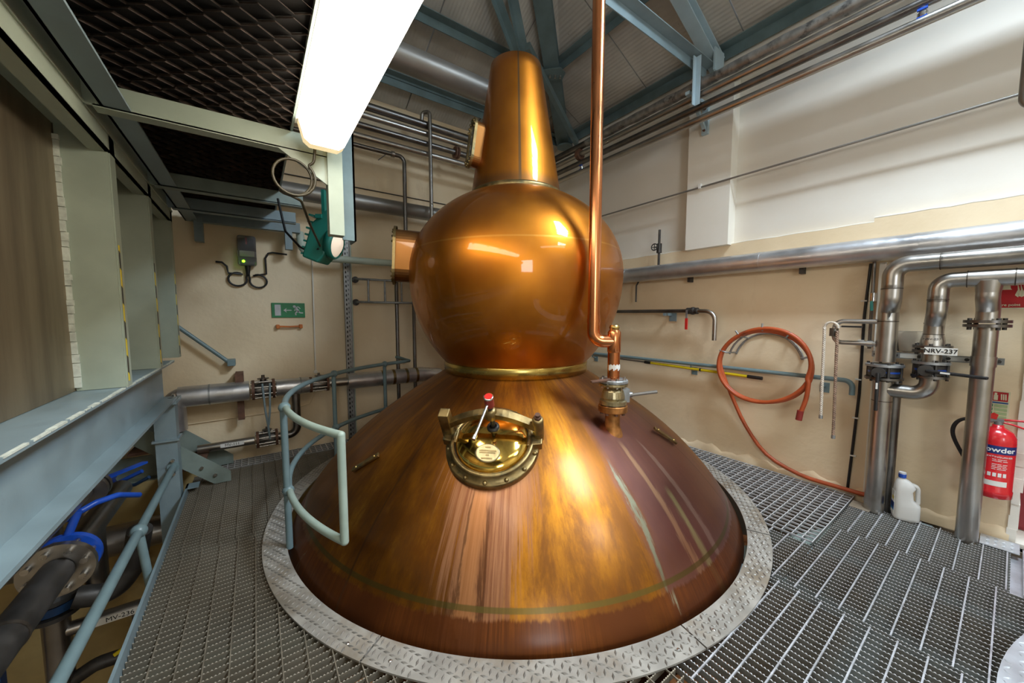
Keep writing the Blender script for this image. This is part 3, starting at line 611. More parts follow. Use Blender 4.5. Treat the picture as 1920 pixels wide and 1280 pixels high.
for k in range(9):
    a = -PI / 2 - YAW + (k - 4) * .26; wl.box((-.003, -.0012, -.022 + .006 * (k % 3)), (.006, .0012, .012 + .005 * (k % 2)), Matrix.Translation((vx + (rp + .0003) * math.cos(a), vy + (rp + .0003) * math.sin(a), 1.075)) @ Matrix.Rotation(a + PI / 2, 4, 'Z'))
local(obj('torn_label', wl, 'label_white'), P)

# ================================================================== guard rail round the still
def ringpt(th, r, z): a = math.radians(th - 36.09); return Vector((AX + r * math.sin(a), AY - r * math.cos(a), z))
gr = thing('guard_rail', 'pale green tubular guard rail curving round the left of the still', 'railing', ringpt(-53, 1.68, 0))
RR, RT = 1.675, .0185
def arc(a, b, z, n=40): return [ringpt(a + (b - a) * i / n, RR, z) for i in range(n + 1)]
top = [ringpt(-28, RR, .36), ringpt(-28, RR, .86)]
local(obj('front_bar', MB().tube([ringpt(-28, RR, .36), ringpt(-28, RR, .86)], RT, 14).ball(ringpt(-28, RR, .86), RT * 1.02, 8).ball(ringpt(-28, RR, .36), RT * 1.02, 8), 'rail_paint_pale'), gr)
local(obj('top_rail', MB().tube(arc(-28, -54, .86, 14), RT, 14), 'rail_paint_pale'), gr); local(obj('top_rail', MB().tube(arc(-54, -128, .86, 40) + [ringpt(-131, RR - .04, .87), ringpt(-130, RR + .18, .90)], RT, 14), 'rail_paint'), gr)
local(obj('knee_rail', MB().tube(arc(-28, -54, .36, 14), RT, 14), 'rail_paint_pale'), gr); local(obj('knee_rail', MB().tube(arc(-54, -128, .36, 40), RT, 14), 'rail_paint'), gr)
for th, m in ((-53.5, 'rail_paint'), (-97, 'rail_paint'), (-121, 'rail_paint')):
    r_ = RR + .012; local(obj('post', MB().tube([ringpt(th, r_, .004), ringpt(th, r_, .86)], RT, 14), m), gr)
    for z in (.36, .86): local(obj('clamp_ball', MB().ball(ringpt(th, r_ - .006, z), RT * 1.75, 8), m), gr)

# ================================================================== MEZZANINE, TANK FRAME AND LAMP ON THE LEFT
tb = thing('bottom_beam', 'large blue-grey steel beam carrying the tank on the left', 'beam', (-.56, 3.6, .78))
def T(name, mb, m, root, bevel=0): return local(obj(name, mb, m, None, bevel), root)
T('web', MB().box((-.585, -1.5, .79), (-.570, 3.62, 1.055)), 'bluegrey_paint', tb)
T('lower_flange', MB().box((-.66, -1.5, .775), (-.50, 3.62, .79)), 'bluegrey_paint', tb); T('upper_flange', MB().box((-.66, -1.5, 1.05), (-.50, 3.62, 1.064)), 'bluegrey_paint', tb)
fl = MB(); y = -1.4
while y < 3.6: w = .03 + random.random() * .09; fl.box((-.504 - random.random() * .008, y, 1.058 + random.random() * .004), (-.498, y + w, 1.0655)); y += w + random.random() * .03
s_ = T('flaking_edge', fl, 'flaking_paint', tb); s_['kind'] = 'stuff'
po = thing('steel_post', 'square blue-grey steel post standing beside the edge of the walkway', 'post', (-.575, 3.66, LOW))
T('shaft', MB().box((-.635, 3.62, LOW), (-.515, 3.74, .745)), 'bluegrey_paint', po); T('cap_plate', MB().box((-.655, 3.55, .745), (-.495, 3.77, .772)), 'bluegrey_paint', po)
T('mid_plate', MB().box((-.65, 3.60, .46), (-.50, 3.76, .475)), 'bluegrey_paint', po)
for k in range(4): x, y = (-.62, -.53)[k % 2], (3.58, 3.74)[k // 2]; T('bolt', MB().cyl((x, y, .765), (x, y, .79), .016, 6), 'steel_bolt', po)
tk = thing('tank', 'brown stainless tank wall framed by upright channels at the far left', 'tank', (-.8, 1.2, 1.06))
T('side_panel', MB().box((-.67, -1.5, 1.066), (-.655, 3.85, 2.25)), 'tank_panel', tk)
T('back_shell', MB().box((-2.4, -1.5, 1.07), (-.671, 3.85, 2.9)), 'tank_panel', tk)
for y in (2.40, 3.12, 3.83):
    rb = T('upright_channel', MB().box((-.652, y - .012, 1.066), (-.500, y, 2.20)).box((-.508, y, 1.066), (-.496, y + .075, 2.20)), 'green_paint', tk)
    T('hazard_strip', MB().box((-.497, y + .018, 1.09), (-.4945, y + .034, 1.72)), 'hazard_tape', tk)
    wv = MB(); z = 1.08
    while z < 2.15: h = .02 + random.random() * .04; wv.box((-.657, y - .020 - random.random() * .006, z), (-.640 + random.random() * .006, y - .010, z + h)); z += h * 1.05
    s_ = T('paint_bead', wv, 'flaking_paint', tk); s_['kind'] = 'stuff'
T('top_channel', MB().box((-.66, -1.5, 2.20), (-.49, 3.9, 2.212)).box((-.508, -1.5, 2.12), (-.496, 3.9, 2.29)).box((-.56, -1.5, 2.12), (-.496, 3.9, 2.132)), 'green_paint', tk)
mz = thing('mezzanine', 'dark expanded metal walkway overhead carried on grey-green cross beams', 'platform', (-.1, 2.1, 2.2))
T('edge_angle', MB().box((-.45, -1.2, 2.205), (-.44, 4.2, 2.30)).box((-.45, -1.2, 2.205), (-.365, 4.2, 2.215)), 'bluegrey_paint', mz)
T('edge_angle', MB().box((.180, -1.2, 2.292), (.190, 4.2, 2.33)), 'dark_green_paint', mz)
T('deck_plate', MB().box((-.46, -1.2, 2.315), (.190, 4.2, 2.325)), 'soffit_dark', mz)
ex = MB(); y = -.6; j = 0                      # expanded metal: tilted zigzag strands
while y < 4.15:
    n = 14
    for i in range(n):
        x0 = -.44 + .62 * i / n; x1 = -.44 + .62 * (i + 1) / n; o0, o1 = ((0, .03) if (i + j) % 2 else (.03, 0))
        ex.add([(x0, y + o0, 2.289), (x1, y + o1, 2.289), (x1, y + o1 + .030, 2.314), (x0, y + o0 + .030, 2.314)], [(0, 1, 2, 3)])
    y += .048; j += 1
s_ = T('expanded_metal', ex, 'soffit_mesh', mz); s_['kind'] = 'stuff'
for y, m in ((.9, 'green_paint'), (2.10, 'green_paint'), (3.14, 'dark_green_paint'), (3.72, 'bluegrey_paint')):
    cb = T('cross_beam', MB().box((-.50, y, 2.200), ((.40 if y > 1 else .17) if y < 3 else .33, y + .010, 2.288)).box((-.47, y, 2.196), ((.38 if y > 1 else .17) if y < 3 else .33, y + .060, 2.206)), m, mz)
for x in (-.36, .30): T('wall_leg', MB().box((x - .03, 4.12, 2.03), (x + .03, 4.20, 2.25)), 'bluegrey_paint', mz)
T('wall_beam', MB().box((-.40, 4.13, 2.20), (.40, 4.20, 2.29)), 'bluegrey_paint', mz)
T('hanging_leg', MB().box((.335, 2.085, 1.815), (.405, 2.155, 2.30)), 'green_paint', mz); T('knee_gusset', MB().prism([(.12, 2.20), (.34, 2.20), (.34, 2.06)], .01, Matrix(((1, 0, 0, 0), (0, 0, 1, 2.098), (0, 1, 0, 0), (0, 0, 0, 1)))), 'green_paint', mz)
T('hanging_plate', MB().box((.412, 2.17, 1.81), (.482, 2.185, 2.75)).box((.472, 2.17, 1.81), (.482, 2.30, 2.75)), 'roof_steel', mz)
# strip lamp under the edge of the walkway
lp = thing('strip_lamp', 'long glowing fluorescent strip lamp under the overhead walkway edge', 'lamp', (.30, 1.3, 2.3))
T('diffuser', MB().prism([(-.105, .10), (-.085, .02), (-.06, 0), (.06, 0), (.085, .02), (.105, .10)], 1.62, Matrix(((1, 0, 0, .305), (0, 0, 1, .33), (0, 1, 0, 2.19), (0, 0, 0, 1)))), 'tube_light', lp)
T('end_cap', MB().prism([(-.105, .10), (-.085, .02), (-.06, 0), (.06, 0), (.085, .02), (.105, .10)], .05, Matrix(((1, 0, 0, .305), (0, 0, 1, 1.951), (0, 1, 0, 2.19), (0, 0, 0, 1)))), 'diffuser_end', lp)
T('housing', MB().box((.19, .32, 2.291), (.42, 2.01, 2.33)), 'label_white', lp)
for k in range(5): T('clip', MB().box((.400, .5 + k * .34, 2.262), (.414, .53 + k * .34, 2.292)), 'dark_iron', lp)
cc = MB(); pts = [(.275, 2.04, 2.21), (.268, 2.05, 2.14)]
for i in range(34): a = .9 - i * 2 * PI / 22; pts.append((.19 + .085 * math.cos(a) - .02 * (i / 34), 2.055 + .002 * i / 3, 2.06 + .085 * math.sin(a)))
pts += [(.215, 2.12, 1.97), (.27, 2.3, 1.90), (.36, 2.62, 1.84)]
tag(obj('cable', MB().tube(fillet(pts, .03, 3), .0065, 8), 'cable_brown'), 'coiled brown cable looped below the end of the strip lamp', 'cable')
# floodlight
fd = thing('floodlight', 'dark green floodlight with ribbed body hanging below the walkway', 'lamp', (.40, 2.72, 1.92), math.radians(-35))
MF = Matrix.Rotation(math.radians(14), 4, 'Y')
obj('body', MB().prism([(-.075, -.165), (.03, -.18), (.065, -.12), (.065, .13), (.02, .17), (-.06, .06)], .15, MF @ Matrix(((1, 0, 0, 0), (0, 0, 1, -.075), (0, 1, 0, 0), (0, 0, 0, 1)))), 'teal_paint', fd, .01)
for k in range(7): obj('rib', MB().box((-.088, -.07, -.15 + k * .042), (-.05, .07, -.138 + k * .042), MF), 'teal_paint', fd)
obj('front_ring', MB().lathe([(.07, 0), (.10, .0), (.105, .035), (.095, .05), (.085, .05)], 28, MF @ Matrix.Translation((.05, 0, -.03)) @ Matrix.Rotation(PI / 2, 4, 'Y')), 'teal_paint', fd)
obj('lens', MB().lathe([(.088, .04), (.06, .058), (.0005, .066)], 28, MF @ Matrix.Translation((.05, 0, -.03)) @ Matrix.Rotation(PI / 2, 4, 'Y')), 'flood_lens', fd)
obj('bracket', MB().box((-.01, -.085, .10), (.03, .085, .125)).box((-.0, -.02, .12), (.02, .02, .30)), 'teal_paint', fd)
tag(obj('cable', MB().tube(fillet([(.17, 3.1, 2.22), (.20, 3.0, 1.98), (.27, 2.86, 1.86), (.33, 2.70, 1.80), (.36, 2.66, 1.83)], .05), .008, 8), 'black_rubber'), 'black cable hanging from the dark cross beam to the floodlight', 'cable')
# knee rail along the walkway edge
hr2 = thing('knee_rail', 'low blue-grey pipe rail along the walkway edge by the pit', 'railing', (-.49, 2.49, 0))
T('rail', MB().tube([(-.545, -.5, .268), (-.545, 3.615, .262)], .021, 16), 'rail_paint', hr2); T('post', MB().tube([(-.512, 2.62, -.12), (-.545, 2.62, .262)], .019, 14), 'rail_paint', hr2); T('clamp_ball', MB().ball((-.545, 2.62, .264), .036, 9), 'rail_paint', hr2)
T('end_flange', MB().cyl((-.545, 3.606, .262), (-.545, 3.619, .262), .036, 18), 'rail_paint', hr2)
for s in (-1, 1): T('bolt', MB().cyl((-.545, 3.59, .262 + s * .05), (-.545, 3.62, .262 + s * .05), .012, 6), 'steel_bolt', hr2)
# stair up to the left
stt = thing('stair', 'short steel stair with grey-green stringers rising left behind the post', 'stair', (-.4, 4.0, 0))
for y, m in ((3.78, 'dark_green_paint'), (4.22, 'dark_green_paint')):
    T('stringer', MB().prism([(-.22, .005), (-.33, .005), (-.50, .16), (-1.25, .865), (-1.25, 1.06), (-.50, .345), (-.22, .085)], .012, Matrix(((1, 0, 0, 0), (0, 0, 1, y), (0, 1, 0, 0), (0, 0, 0, 1)))), m, stt)
for k in range(4):
    tx, tz = -.50 - .2 * k, .17 + .19 * k; T('tread', MB().box((tx - .12, 3.795, tz - .02), (tx + .11, 4.215, tz)), 'rusty_iron', stt, .003)
for p in ((-.32, .08), (-.40, .16)): T('bolt', MB().cyl((p[0], 3.765, p[1]), (p[0], 3.785, p[1]), .013, 8), 'steel_bolt', stt)
sr = thing('stair_handrail', 'blue-grey stair handrail sloping down the back wall', 'railing', (-.19, 4.25, .95)); T('rail', MB().tube([(-1.5, 4.23, 2.25), (-.2, 4.23, .95)], .017, 12), 'rail_paint', sr); T('end_plate', MB().box((-.225, 4.21, .925), (-.165, 4.325, .985)), 'rail_paint', sr, .005)

# ================================================================== BACK WALL FITTINGS
def flange(mb, p, d, r, t, n=24): p = Vector(p); d = Vector(d).normalized(); mb.cyl(p - d * t / 2, p + d * t / 2, r, n)
def flanged_valve(root, p, d, r, L, m='stainless_dark', fm='rusty_iron', bolts=8, up=(0, 0, 1)):      # two flanges, a body, studs
    p = Vector(p); d = Vector(d).normalized(); u = Vector(up)
    T('valve_body', MB().tube([p - d * L * .42, p - d * L * .2, p + d * L * .2, p + d * L * .42], r, 20, True, [r * .9, r * 1.12, r * 1.12, r * .9]), m, root)
    for s in (-1, 1):
        f = MB(); flange(f, p + d * s * L * .42, d, r * 1.5, .022); T('flange', f, fm, root)
    M = frame(p, d)
    for k in range(bolts):
        a = 2 * PI * (k + .5) / bolts; q = M @ Vector((r * 1.3 * math.cos(a), r * 1.3 * math.sin(a), 0)); T('stud', MB().cyl(q - d * L * .52, q + d * L * .52, .008, 6), 'steel_bolt', root)
    T('bonnet', MB().cyl(p + u * r, p + u * (r * 1.75), r * .42, 14).cyl(p + u * r * 1.6, p + u * r * 1.72, r * .75, 16).cyl(p + u * r * 1.7, p + u * r * 2.2, r * .22, 10), m, root)
YP = 4.13
sp = thing('steam_main', 'dented silver insulated pipe with two flanged valves along the back wall', 'pipe', (.6, YP, .6))
T('insulated_run', MB().tube([(-.56, YP, .695), (-.3, YP, .695), (-.07, YP, .695)], .09, 24), 'insulation', sp); T('drop_leg', MB().tube(fillet([(-.40, YP, .695), (-.60, YP, .695), (-.60, YP, .41)], .13), .088, 22), 'insulation', sp)
T('insulated_run', MB().tube([(.14, YP, .692), (.42, YP, .692)], .082, 24), 'insulation', sp); T('bare_run', MB().tube([(.60, YP, .69), (.80, YP, .69)], .045, 18), 'stainless', sp)
T('insulated_run', MB().tube([(.78, YP, .688), (1.2, YP, .688), (1.62, YP, .688)], .085, 24), 'insulation', sp); T('mitre_end', MB().tube([(1.60, YP, .688), (1.80, YP, .672), (1.98, YP, .40)], .084, 24), 'insulation', sp)
for x in (1.13, 1.25, 1.40, 1.52): T('tape_patch', MB().tube([(x, YP, .688), (x + .03, YP, .688)], .0865, 24, False), 'old_brass', sp)
for x in (-.36, .34): T('band', MB().tube([(x, YP, .695), (x + .012, YP, .695)], .0915 if x < 0 else .084, 24), 'zinc', sp)
flanged_valve(sp, (.04, YP, .695), (1, 0, 0), .062, .19); flanged_valve(sp, (.51, YP, .692), (1, 0, 0), .052, .18)
T('hanger', MB().box((-.17, YP - .02, .76), (-.11, YP + .18, .86)).box((-.165, YP + .03, .42), (-.115, YP + .08, .61)), 'rusty_iron', sp)
T('chain_strap', MB().tube([(.03, YP - .08, .76), (.045, YP - .085, .5), (.06, YP - .08, .36), (.07, YP - .06, .22)], .009, 8).tube([(.09, YP - .08, .76), (.08, YP - .085, .5), (.065, YP - .08, .36)], .009, 8), 'bluegrey_paint', sp)
cl = thing('condensate_pipe', 'narrow bronzed pipe with a flanged valve low on the back wall', 'pipe', (.05, YP, .2))
T('run', MB().tube([(-.46, YP, .215), (-.05, YP, .215)], .037, 18), 'stainless', cl); T('riser', MB().tube(fillet([(.14, YP, .215), (.30, YP, .215), (.30, YP, .62)], .09), .037, 18), 'stainless_dark', cl)
flanged_valve(cl, (.05, YP, .215), (1, 0, 0), .052, .18)
lb = T('pipe_label', MB().box((-.30, -.0008, -.017), (-.13, .0008, .017), Matrix.Translation((0, YP - .0375, .222))), 'label_white', cl); local(text_mesh('lettering', 'MV-111', .034, 'black_print', Matrix.Translation((-.215, YP - .039, .222)) @ Matrix.Rotation(PI / 2, 4, 'X')), cl)
# pipes turning the corner high on both walls
for k, (z, r, m, lab) in enumerate(((3.50, .040, 'stainless_dark', 'topmost pipe high on the back wall, wrapped in dark lagging along the right wall'), (3.405, .030, 'stainless', 'second of the four high pipes, running just under the lagged pipe'), (3.30, .031, 'stainless_dark', 'third of the four high pipes, joined to the lowest by a small blue valve'), (3.19, .031, 'stainless', 'lowest of the four high pipes running round the corner'))):
    hp_ = thing('high_pipe', lab, 'pipe', (3.41, 3.95, z)); off = 0 if k else .0
    T('back_run', MB().tube(fillet([(-1.5, 3.95, z), (3.41, 3.95, z), (3.41, 3.0, z)], .12), r, 18), m, hp_)
    if k == 0:
        n = 60; T('lagged_run', MB().tube([(3.41, 3.2 - 7.2 * i / n, z + .002 * math.sin(i * 1.7)) for i in range(n + 1)], .044, 14, True, [.044 + .004 * math.sin(i * 2.3) for i in range(n + 1)]), 'lagging_wrap', hp_)
    else: T('side_run', MB().tube([(3.41, 3.0, z), (3.41, -4.0, z)], r, 18), m, hp_)
    if k == 2:
        f = MB(); flange(f, (2.0, 3.95, z), (1, 0, 0), .065, .02); flange(f, (2.03, 3.95, z), (1, 0, 0), .065, .02); T('flange_pair', f, 'rusty_iron', hp_)
    if k == 1: f = MB(); flange(f, (3.41, 3.32, z), (0, 1, 0), .065, .05); T('flange_pair', f, 'rusty_iron', hp_)
    if k == 2:
        for yy in (.45, 3.28):
            T('drain_valve', MB().cyl((3.41, yy, z - .02), (3.41, yy, z - .09), .017, 10).cyl((3.41, yy, z - .055), (3.41, yy, z - .075), .024, 6), 'chrome', hp_)
            T('blue_handle', MB().box((3.385, yy - .022, z - .048), (3.40, yy + .022, z - .036)).box((3.385, yy - .022, z - .105), (3.40, yy + .022, z - .085)), 'blue_paint', hp_)
dp = thing('drop_pipe', 'thin steel pipe turning down from a high run on the back wall', 'pipe', (1.3, 4.0, 3.1)); T('run', MB().tube(fillet([(-.5, 3.915, 3.08), (1.375, 3.915, 3.08), (1.375, 3.915, 2.1), (1.36, 4.1, 1.9)], .06), .021, 14), 'stainless_dark', dp); T('union', MB().cyl((1.24, 3.915, 3.08), (1.27, 3.915, 3.08), .034, 8), 'stainless', dp); T('lever', MB().bar((1.20, 3.93, 3.08), (1.10, 3.9, 2.98), .008, .008), 'stainless_dark', dp)
tag(obj('drop_pipe', MB().tube(fillet([(1.59, 3.95, 3.50), (1.60, 3.95, 3.62), (1.66, 3.885, 3.62), (1.66, 3.87, 2.0)], .035, 6), .021, 14), 'stainless'), 'thin steel pipe hooked over the topmost pipe left of the still neck', 'pipe')
tag(obj('drop_pipe', MB().tube(fillet([(1.44, 4.26, 1.84), (1.37, 4.26, 1.84), (1.37, 4.26, -.6)], .04), .021, 14), 'stainless_dark'), 'thin dark pipe running down behind the ladder frame', 'pipe')
tag(obj('drop_pipe', MB().tube([(1.58, 4.27, 2.0), (1.58, 4.27, -.6)], .021, 14), 'stainless_dark'), 'thin dark pipe running down just left of the boil ball', 'pipe')
tag(obj('duct', MB().tube([(.2, 2.95, 3.43), (1.86, 2.95, 3.43)], .098, 28), 'duct_grey'), 'wide grey pipe reaching the still neck from the left', 'pipe')
du = thing('warm_pipe', 'thick grey pipe at mid height on the back wall behind the walkway', 'pipe', (1.0, 4.03, 2.55)); T('run', MB().tube([(-.6, 4.03, 2.555), (2.6, 4.03, 2.57)], .078, 24), 'duct_grey', du); T('band', MB().tube([(.62, 4.03, 2.56), (.64, 4.03, 2.56)], .080, 24), 'zinc', du)
tag(obj('pale_pipe', MB().tube(fillet([(.405, 4.24, 2.22), (.415, 4.17, 2.03), (.60, 4.13, 1.975), (2.2, 4.13, 1.985)], .1), .036, 18), 'pale_green_pipe'), 'pale green chipped pipe behind the floodlight on the back wall', 'pipe')
ct = thing('cable_tray', 'vertical slotted galvanised cable tray on the back wall', 'cable tray', (.84, 4.3, 0))
T('channel', MB().box((.805, 4.285, -.5), (.875, 4.295, 3.0)).box((.805, 4.265, -.5), (.809, 4.295, 3.0)).box((.871, 4.265, -.5), (.875, 4.295, 3.0)), 'zinc', ct); sl = MB()
for k in range(60): sl.box((.822, 4.283, -.2 + k * .05), (.834, 4.2855, -.175 + k * .05)); sl.box((.848, 4.283, -.185 + k * .05), (.854, 4.2855, -.165 + k * .05))
s_ = T('slots', sl, 'black_print', ct); s_['kind'] = 'stuff'; T('tray_cable', MB().tube([(.886, 4.30, -.5), (.886, 4.30, 3.0)], .008, 8), 'pale_green_pipe', ct)
ld = thing('ladder_frame', 'small grey tubular ladder frame fixed sideways on the back wall', 'frame', (1.2, 4.2, 1.65))
for z in (1.79, 1.54): T('bar', MB().tube([(.93, 4.32, z), (.93, 4.2, z), (1.75, 4.2, z)], .013, 10), 'zinc', ld); T('wall_flange', MB().cyl((.93, 4.30, z), (.93, 4.325, z), .035, 14), 'dark_iron', ld)
for x in (1.04, 1.22, 1.41): T('rung', MB().tube([(x, 4.2, 1.54), (x, 4.2, 1.79)], .011, 10), 'zinc', ld)
tag(obj('conduit', MB().tube([(.515, 4.32, 2.05), (.505, 4.32, .80)], .008, 8).cyl((.505, 4.31, .795), (.505, 4.33, .795), .02, 8), 'plaster_pale'), 'thin white vertical conduit beside the exit sign', 'conduit')
tag(obj('conduit', MB().tube([(-1.0, 4.32, .40), (.25, 4.32, .42), (.44, 4.32, .46), (.505, 4.32, .6)], .006, 8), 'plaster'), 'thin painted conduit low on the wall under the insulated pipe', 'conduit')
tag(obj('conduit', MB().tube([(.3, 4.32, 2.80), (3.6, 4.32, 2.80)], .006, 8), 'dark_iron'), 'thin dark line along the back wall above the thick grey pipe', 'conduit')
sg = thing('exit_sign', 'green exit sign with white door, arrow and running figure', 'sign', (.285, 4.322, 1.445)); T('board', MB().box((.14, 4.318, 1.372), (.43, 4.329, 1.520)), 'sign_green', sg, .002)
T('door_symbol', MB().box((.167, 4.3165, 1.392), (.218, 4.319, 1.502)), 'sign_grey', sg); YM = Matrix(((1, 0, 0, 0), (0, 0, 1, 4.3165), (0, 1, 0, 0), (0, 0, 0, 1)))
T('arrow', MB().prism([(.240, 1.446), (.268, 1.469), (.262, 1.450), (.310, 1.450), (.310, 1.442), (.262, 1.442), (.268, 1.423)], .002, YM), 'sign_grey', sg)
fg = MB().prism([(.336 + .013 * math.cos(a), 1.485 + .013 * math.sin(a)) for a in [i * PI / 5 for i in range(10)]], .002, YM)
for a, b, w in (((.345, 1.472), (.372, 1.438), .022), ((.345, 1.475), (.372, 1.482), .009), ((.372, 1.482), (.388, 1.462), .009), ((.345, 1.468), (.338, 1.440), .009), ((.372, 1.440), (.345, 1.420), .013), ((.345, 1.420), (.347, 1.396), .012), ((.368, 1.436), (.385, 1.421), .013), ((.385, 1.421), (.412, 1.419), .011)):
    fg.bar((a[0], 4.3175, a[1]), (b[0], 4.3175, b[1]), .002, w, Vector((b[1] - a[1], 0, a[0] - b[0])))
s_ = T('running_figure', fg, 'sign_grey', sg)
oh = thing('wall_bracket', 'small orange plastic bracket under the exit sign', 'bracket', (.285, 4.3, 1.28)); T('bar', MB().tube([(.19, 4.30, 1.283), (.285, 4.29, 1.279), (.38, 4.30, 1.283)], .009, 8), 'orange_plastic', oh)
for x in (.185, .385): T('foot', MB().box((x - .016, 4.285, 1.262), (x + .016, 4.33, 1.302)), 'orange_plastic', oh, .006)
bx = thing('emergency_light', 'smoky clear wall box with a glowing green light and cables', 'lamp', (-.03, 4.29, 2.0)); T('base', MB().box((-.10, 4.30, 1.87), (.035, 4.328, 2.135)), 'duct_grey', bx, .01); T('cover', MB().box((-.105, 4.235, 1.862), (.04, 4.30, 2.142)), 'smoke_plastic', bx, .02)
T('battery_block', MB().box((-.085, 4.255, 1.95), (.02, 4.30, 2.00)), 'label_white', bx); T('red_flag', MB().box((-.042, 4.25, 2.06), (-.028, 4.256, 2.12)), 'red_enamel', bx); T('indicator', MB().ball((-.062, 4.232, 1.90), .012, 8), 'green_led', bx)
T('cable_gland', MB().tube([(-.032, 4.29, 1.87), (-.034, 4.29, 1.78)], .022, 10, True, [.026, .014]), 'black_rubber', bx)
def loop(cx, s, tail): return [(-.034, 4.30, 1.80)] + [(cx + s * .068 * math.cos(a), 4.305, 1.735 + .062 * math.sin(a)) for a in [PI - .3 + i * 2 * PI / 20 for i in range(26)]] + tail
T('cable', MB().tube([(-.036, 4.30, 1.80)] + [(-.115 + .070 * math.cos(a), 4.305, 1.735 + .062 * math.sin(a)) for a in [.3 - i * 2 * PI / 20 for i in range(19)]] + [(-.182, 4.305, 1.79), (-.19, 4.305, 1.85), (-.225, 4.305, 1.885), (-.27, 4.31, 1.887)], .0085, 8), 'black_rubber', bx)
T('cable', MB().tube([(-.030, 4.30, 1.80)] + [(.045 + .068 * math.cos(a), 4.305, 1.725 + .062 * math.sin(a)) for a in [PI - .3 + i * 2 * PI / 20 for i in range(19)]] + [(.112, 4.305, 1.80), (.11, 4.305, 1.95), (.135, 4.305, 2.0), (.17, 4.305, 2.01), (.29, 4.28, 2.0)], .0085, 8), 'black_rubber', bx)

# ================================================================== PIPES IN THE PIT
b1 = thing('pit_pipe', 'black flanged pipe slanting away at the lower left below the beam', 'pipe', (-.74, 2.0, .3)); T('pipe_length', MB().tube([(-.74, 1.0, .30), (-.74, 2.33, .30)], .055, 22), 'dark_iron', b1); T('weld_ring', MB().tube([(-.74, 1.93, .30), (-.74, 1.945, .30)], .058, 22), 'weld', b1)
f = MB(); flange(f, (-.74, 2.35, .30), (0, 1, 0), .115, .03, 32); T('flange', f, 'stainless', b1)
for k in range(8): a = k * PI / 4 + .3; T('bolt', MB().cyl((-.74 + .088 * math.cos(a), 2.31, .30 + .088 * math.sin(a)), (-.74 + .088 * math.cos(a), 2.42, .30 + .088 * math.sin(a)), .013, 8), 'steel_bolt', b1)
f = MB(); flange(f, (-.74, 2.44, .30), (0, 1, 0), .11, .03, 32); T('butterfly_body', f, 'blue_paint', b1); T('stem', MB().cyl((-.74, 2.44, .38), (-.70, 2.46, .50), .016, 10), 'blue_paint', b1)
T('lever', MB().tube(fillet([(-.74, 2.46, .47), (-.66, 2.52, .50), (-.60, 2.58, .495), (-.55, 2.70, .43)], .03), .014, 10), 'blue_paint', b1)
T('far_length', MB().tube([(-.74, 2.46, .30), (-.74, 3.24, .30)], .055, 22), 'stainless_dark', b1)
b2 = thing('pit_pipe', 'thin steel pipe with a bolted flange tucked under the big beam', 'pipe', (-.72, 2.4, .55)); T('pipe_length', MB().tube([(-.72, 1.2, .56), (-.72, 2.62, .52)], .028, 16), 'stainless', b2); f = MB(); flange(f, (-.72, 2.65, .52), (0, 1, 0), .075, .03); flange(f, (-.72, 2.70, .52), (0, 1, 0), .075, .03); T('flange', f, 'stainless_dark', b2); T('lever', MB().bar((-.72, 2.73, .53), (-.585, 3.05, .50), .03, .012), 'blue_paint', b2)
b3 = thing('pit_pipe', 'large silver pipe crossing the pit behind the blue lever', 'pipe', (-.9, 4.0, -.35)); T('pipe_length', MB().tube([(-2.5, 4.0, -.36), (-.2, 4.0, -.36)], .115, 24), 'stainless', b3)
b4 = thing('pit_pipe', 'upright steel pipe standing in the pit left of the knee rail', 'pipe', (-.95, 3.5, -1.2)); T('pipe_length', MB().tube([(-.94, 3.5, .45), (-.94, 3.5, -.47)], .058, 20), 'stainless', b4); T('weld_ring', MB().tube([(-.94, 3.5, -.40), (-.94, 3.5, -.415)], .06, 20), 'weld', b4)
tag(obj('pit_pipe', MB().tube(fillet([(-.66, 3.2, .02), (-.72, 3.3, -.25), (-.82, 3.30, -.40), (-.98, 3.28, -.34)], .12), .062, 20), 'dark_iron'), 'black bent pipe with a rounded end behind the knee rail', 'pipe')
b5 = thing('pit_pipe', 'labelled steel pipe running level low in the pit', 'pipe', (-.9, 3.4, -.6)); T('pipe_length', MB().tube([(-1.12, 3.4, -.60), (-.35, 3.4, -.60)], .042, 18), 'stainless', b5); T('pipe_label', MB().box((-.93, 3.3565, -.622), (-.70, 3.358, -.578)), 'label_white', b5); local(text_mesh('lettering', 'MV-236', .042, 'black_print', Matrix.Translation((-.815, 3.355, -.60)) @ Matrix.Rotation(PI / 2, 4, 'X')), b5)
T('drain', MB().cyl((-.76, 3.4, -.64), (-.76, 3.4, -.82), .014, 10), 'stainless_dark', b5); T('drain_handle', MB().bar((-.75, 3.38, -.82), (-.86, 3.36, -.86), .012, .02), 'yellow_paint', b5)
b6 = thing('pit_pipe', 'upright bronzed pipe with a butterfly valve in the pit', 'pipe', (-1.1, 3.4, -1.5)); T('pipe_length', MB().tube([(-1.10, 3.4, .2), (-1.10, 3.4, -2.2)], .062, 20), 'stainless', b6)
for z in (-.36, -.46): f = MB(); flange(f, (-1.10, 3.4, z), (0, 0, 1), .115, .025); T('flange', f, 'dark_iron', b6)
f = MB(); flange(f, (-1.10, 3.4, -.41), (0, 0, 1), .10, .05); T('butterfly_body', f, 'blue_dark', b6)
tag(obj('pit_pipe', MB().tube(fillet([(-1.08, 3.4, -.96), (-.95, 3.4, -.90), (-.55, 3.4, -.92)], .1), .042, 16), 'dark_iron'), 'dark bent pipe at the very bottom of the pit', 'pipe')
tag(obj('pit_post', MB().box((-1.36, 3.3, -2.28), (-1.29, 3.36, -.55)).box((-1.55, 3.3, -.60), (-1.25, 3.36, -.54)), 'blue_dark'), 'dark blue steel post standing in the pit', 'post')
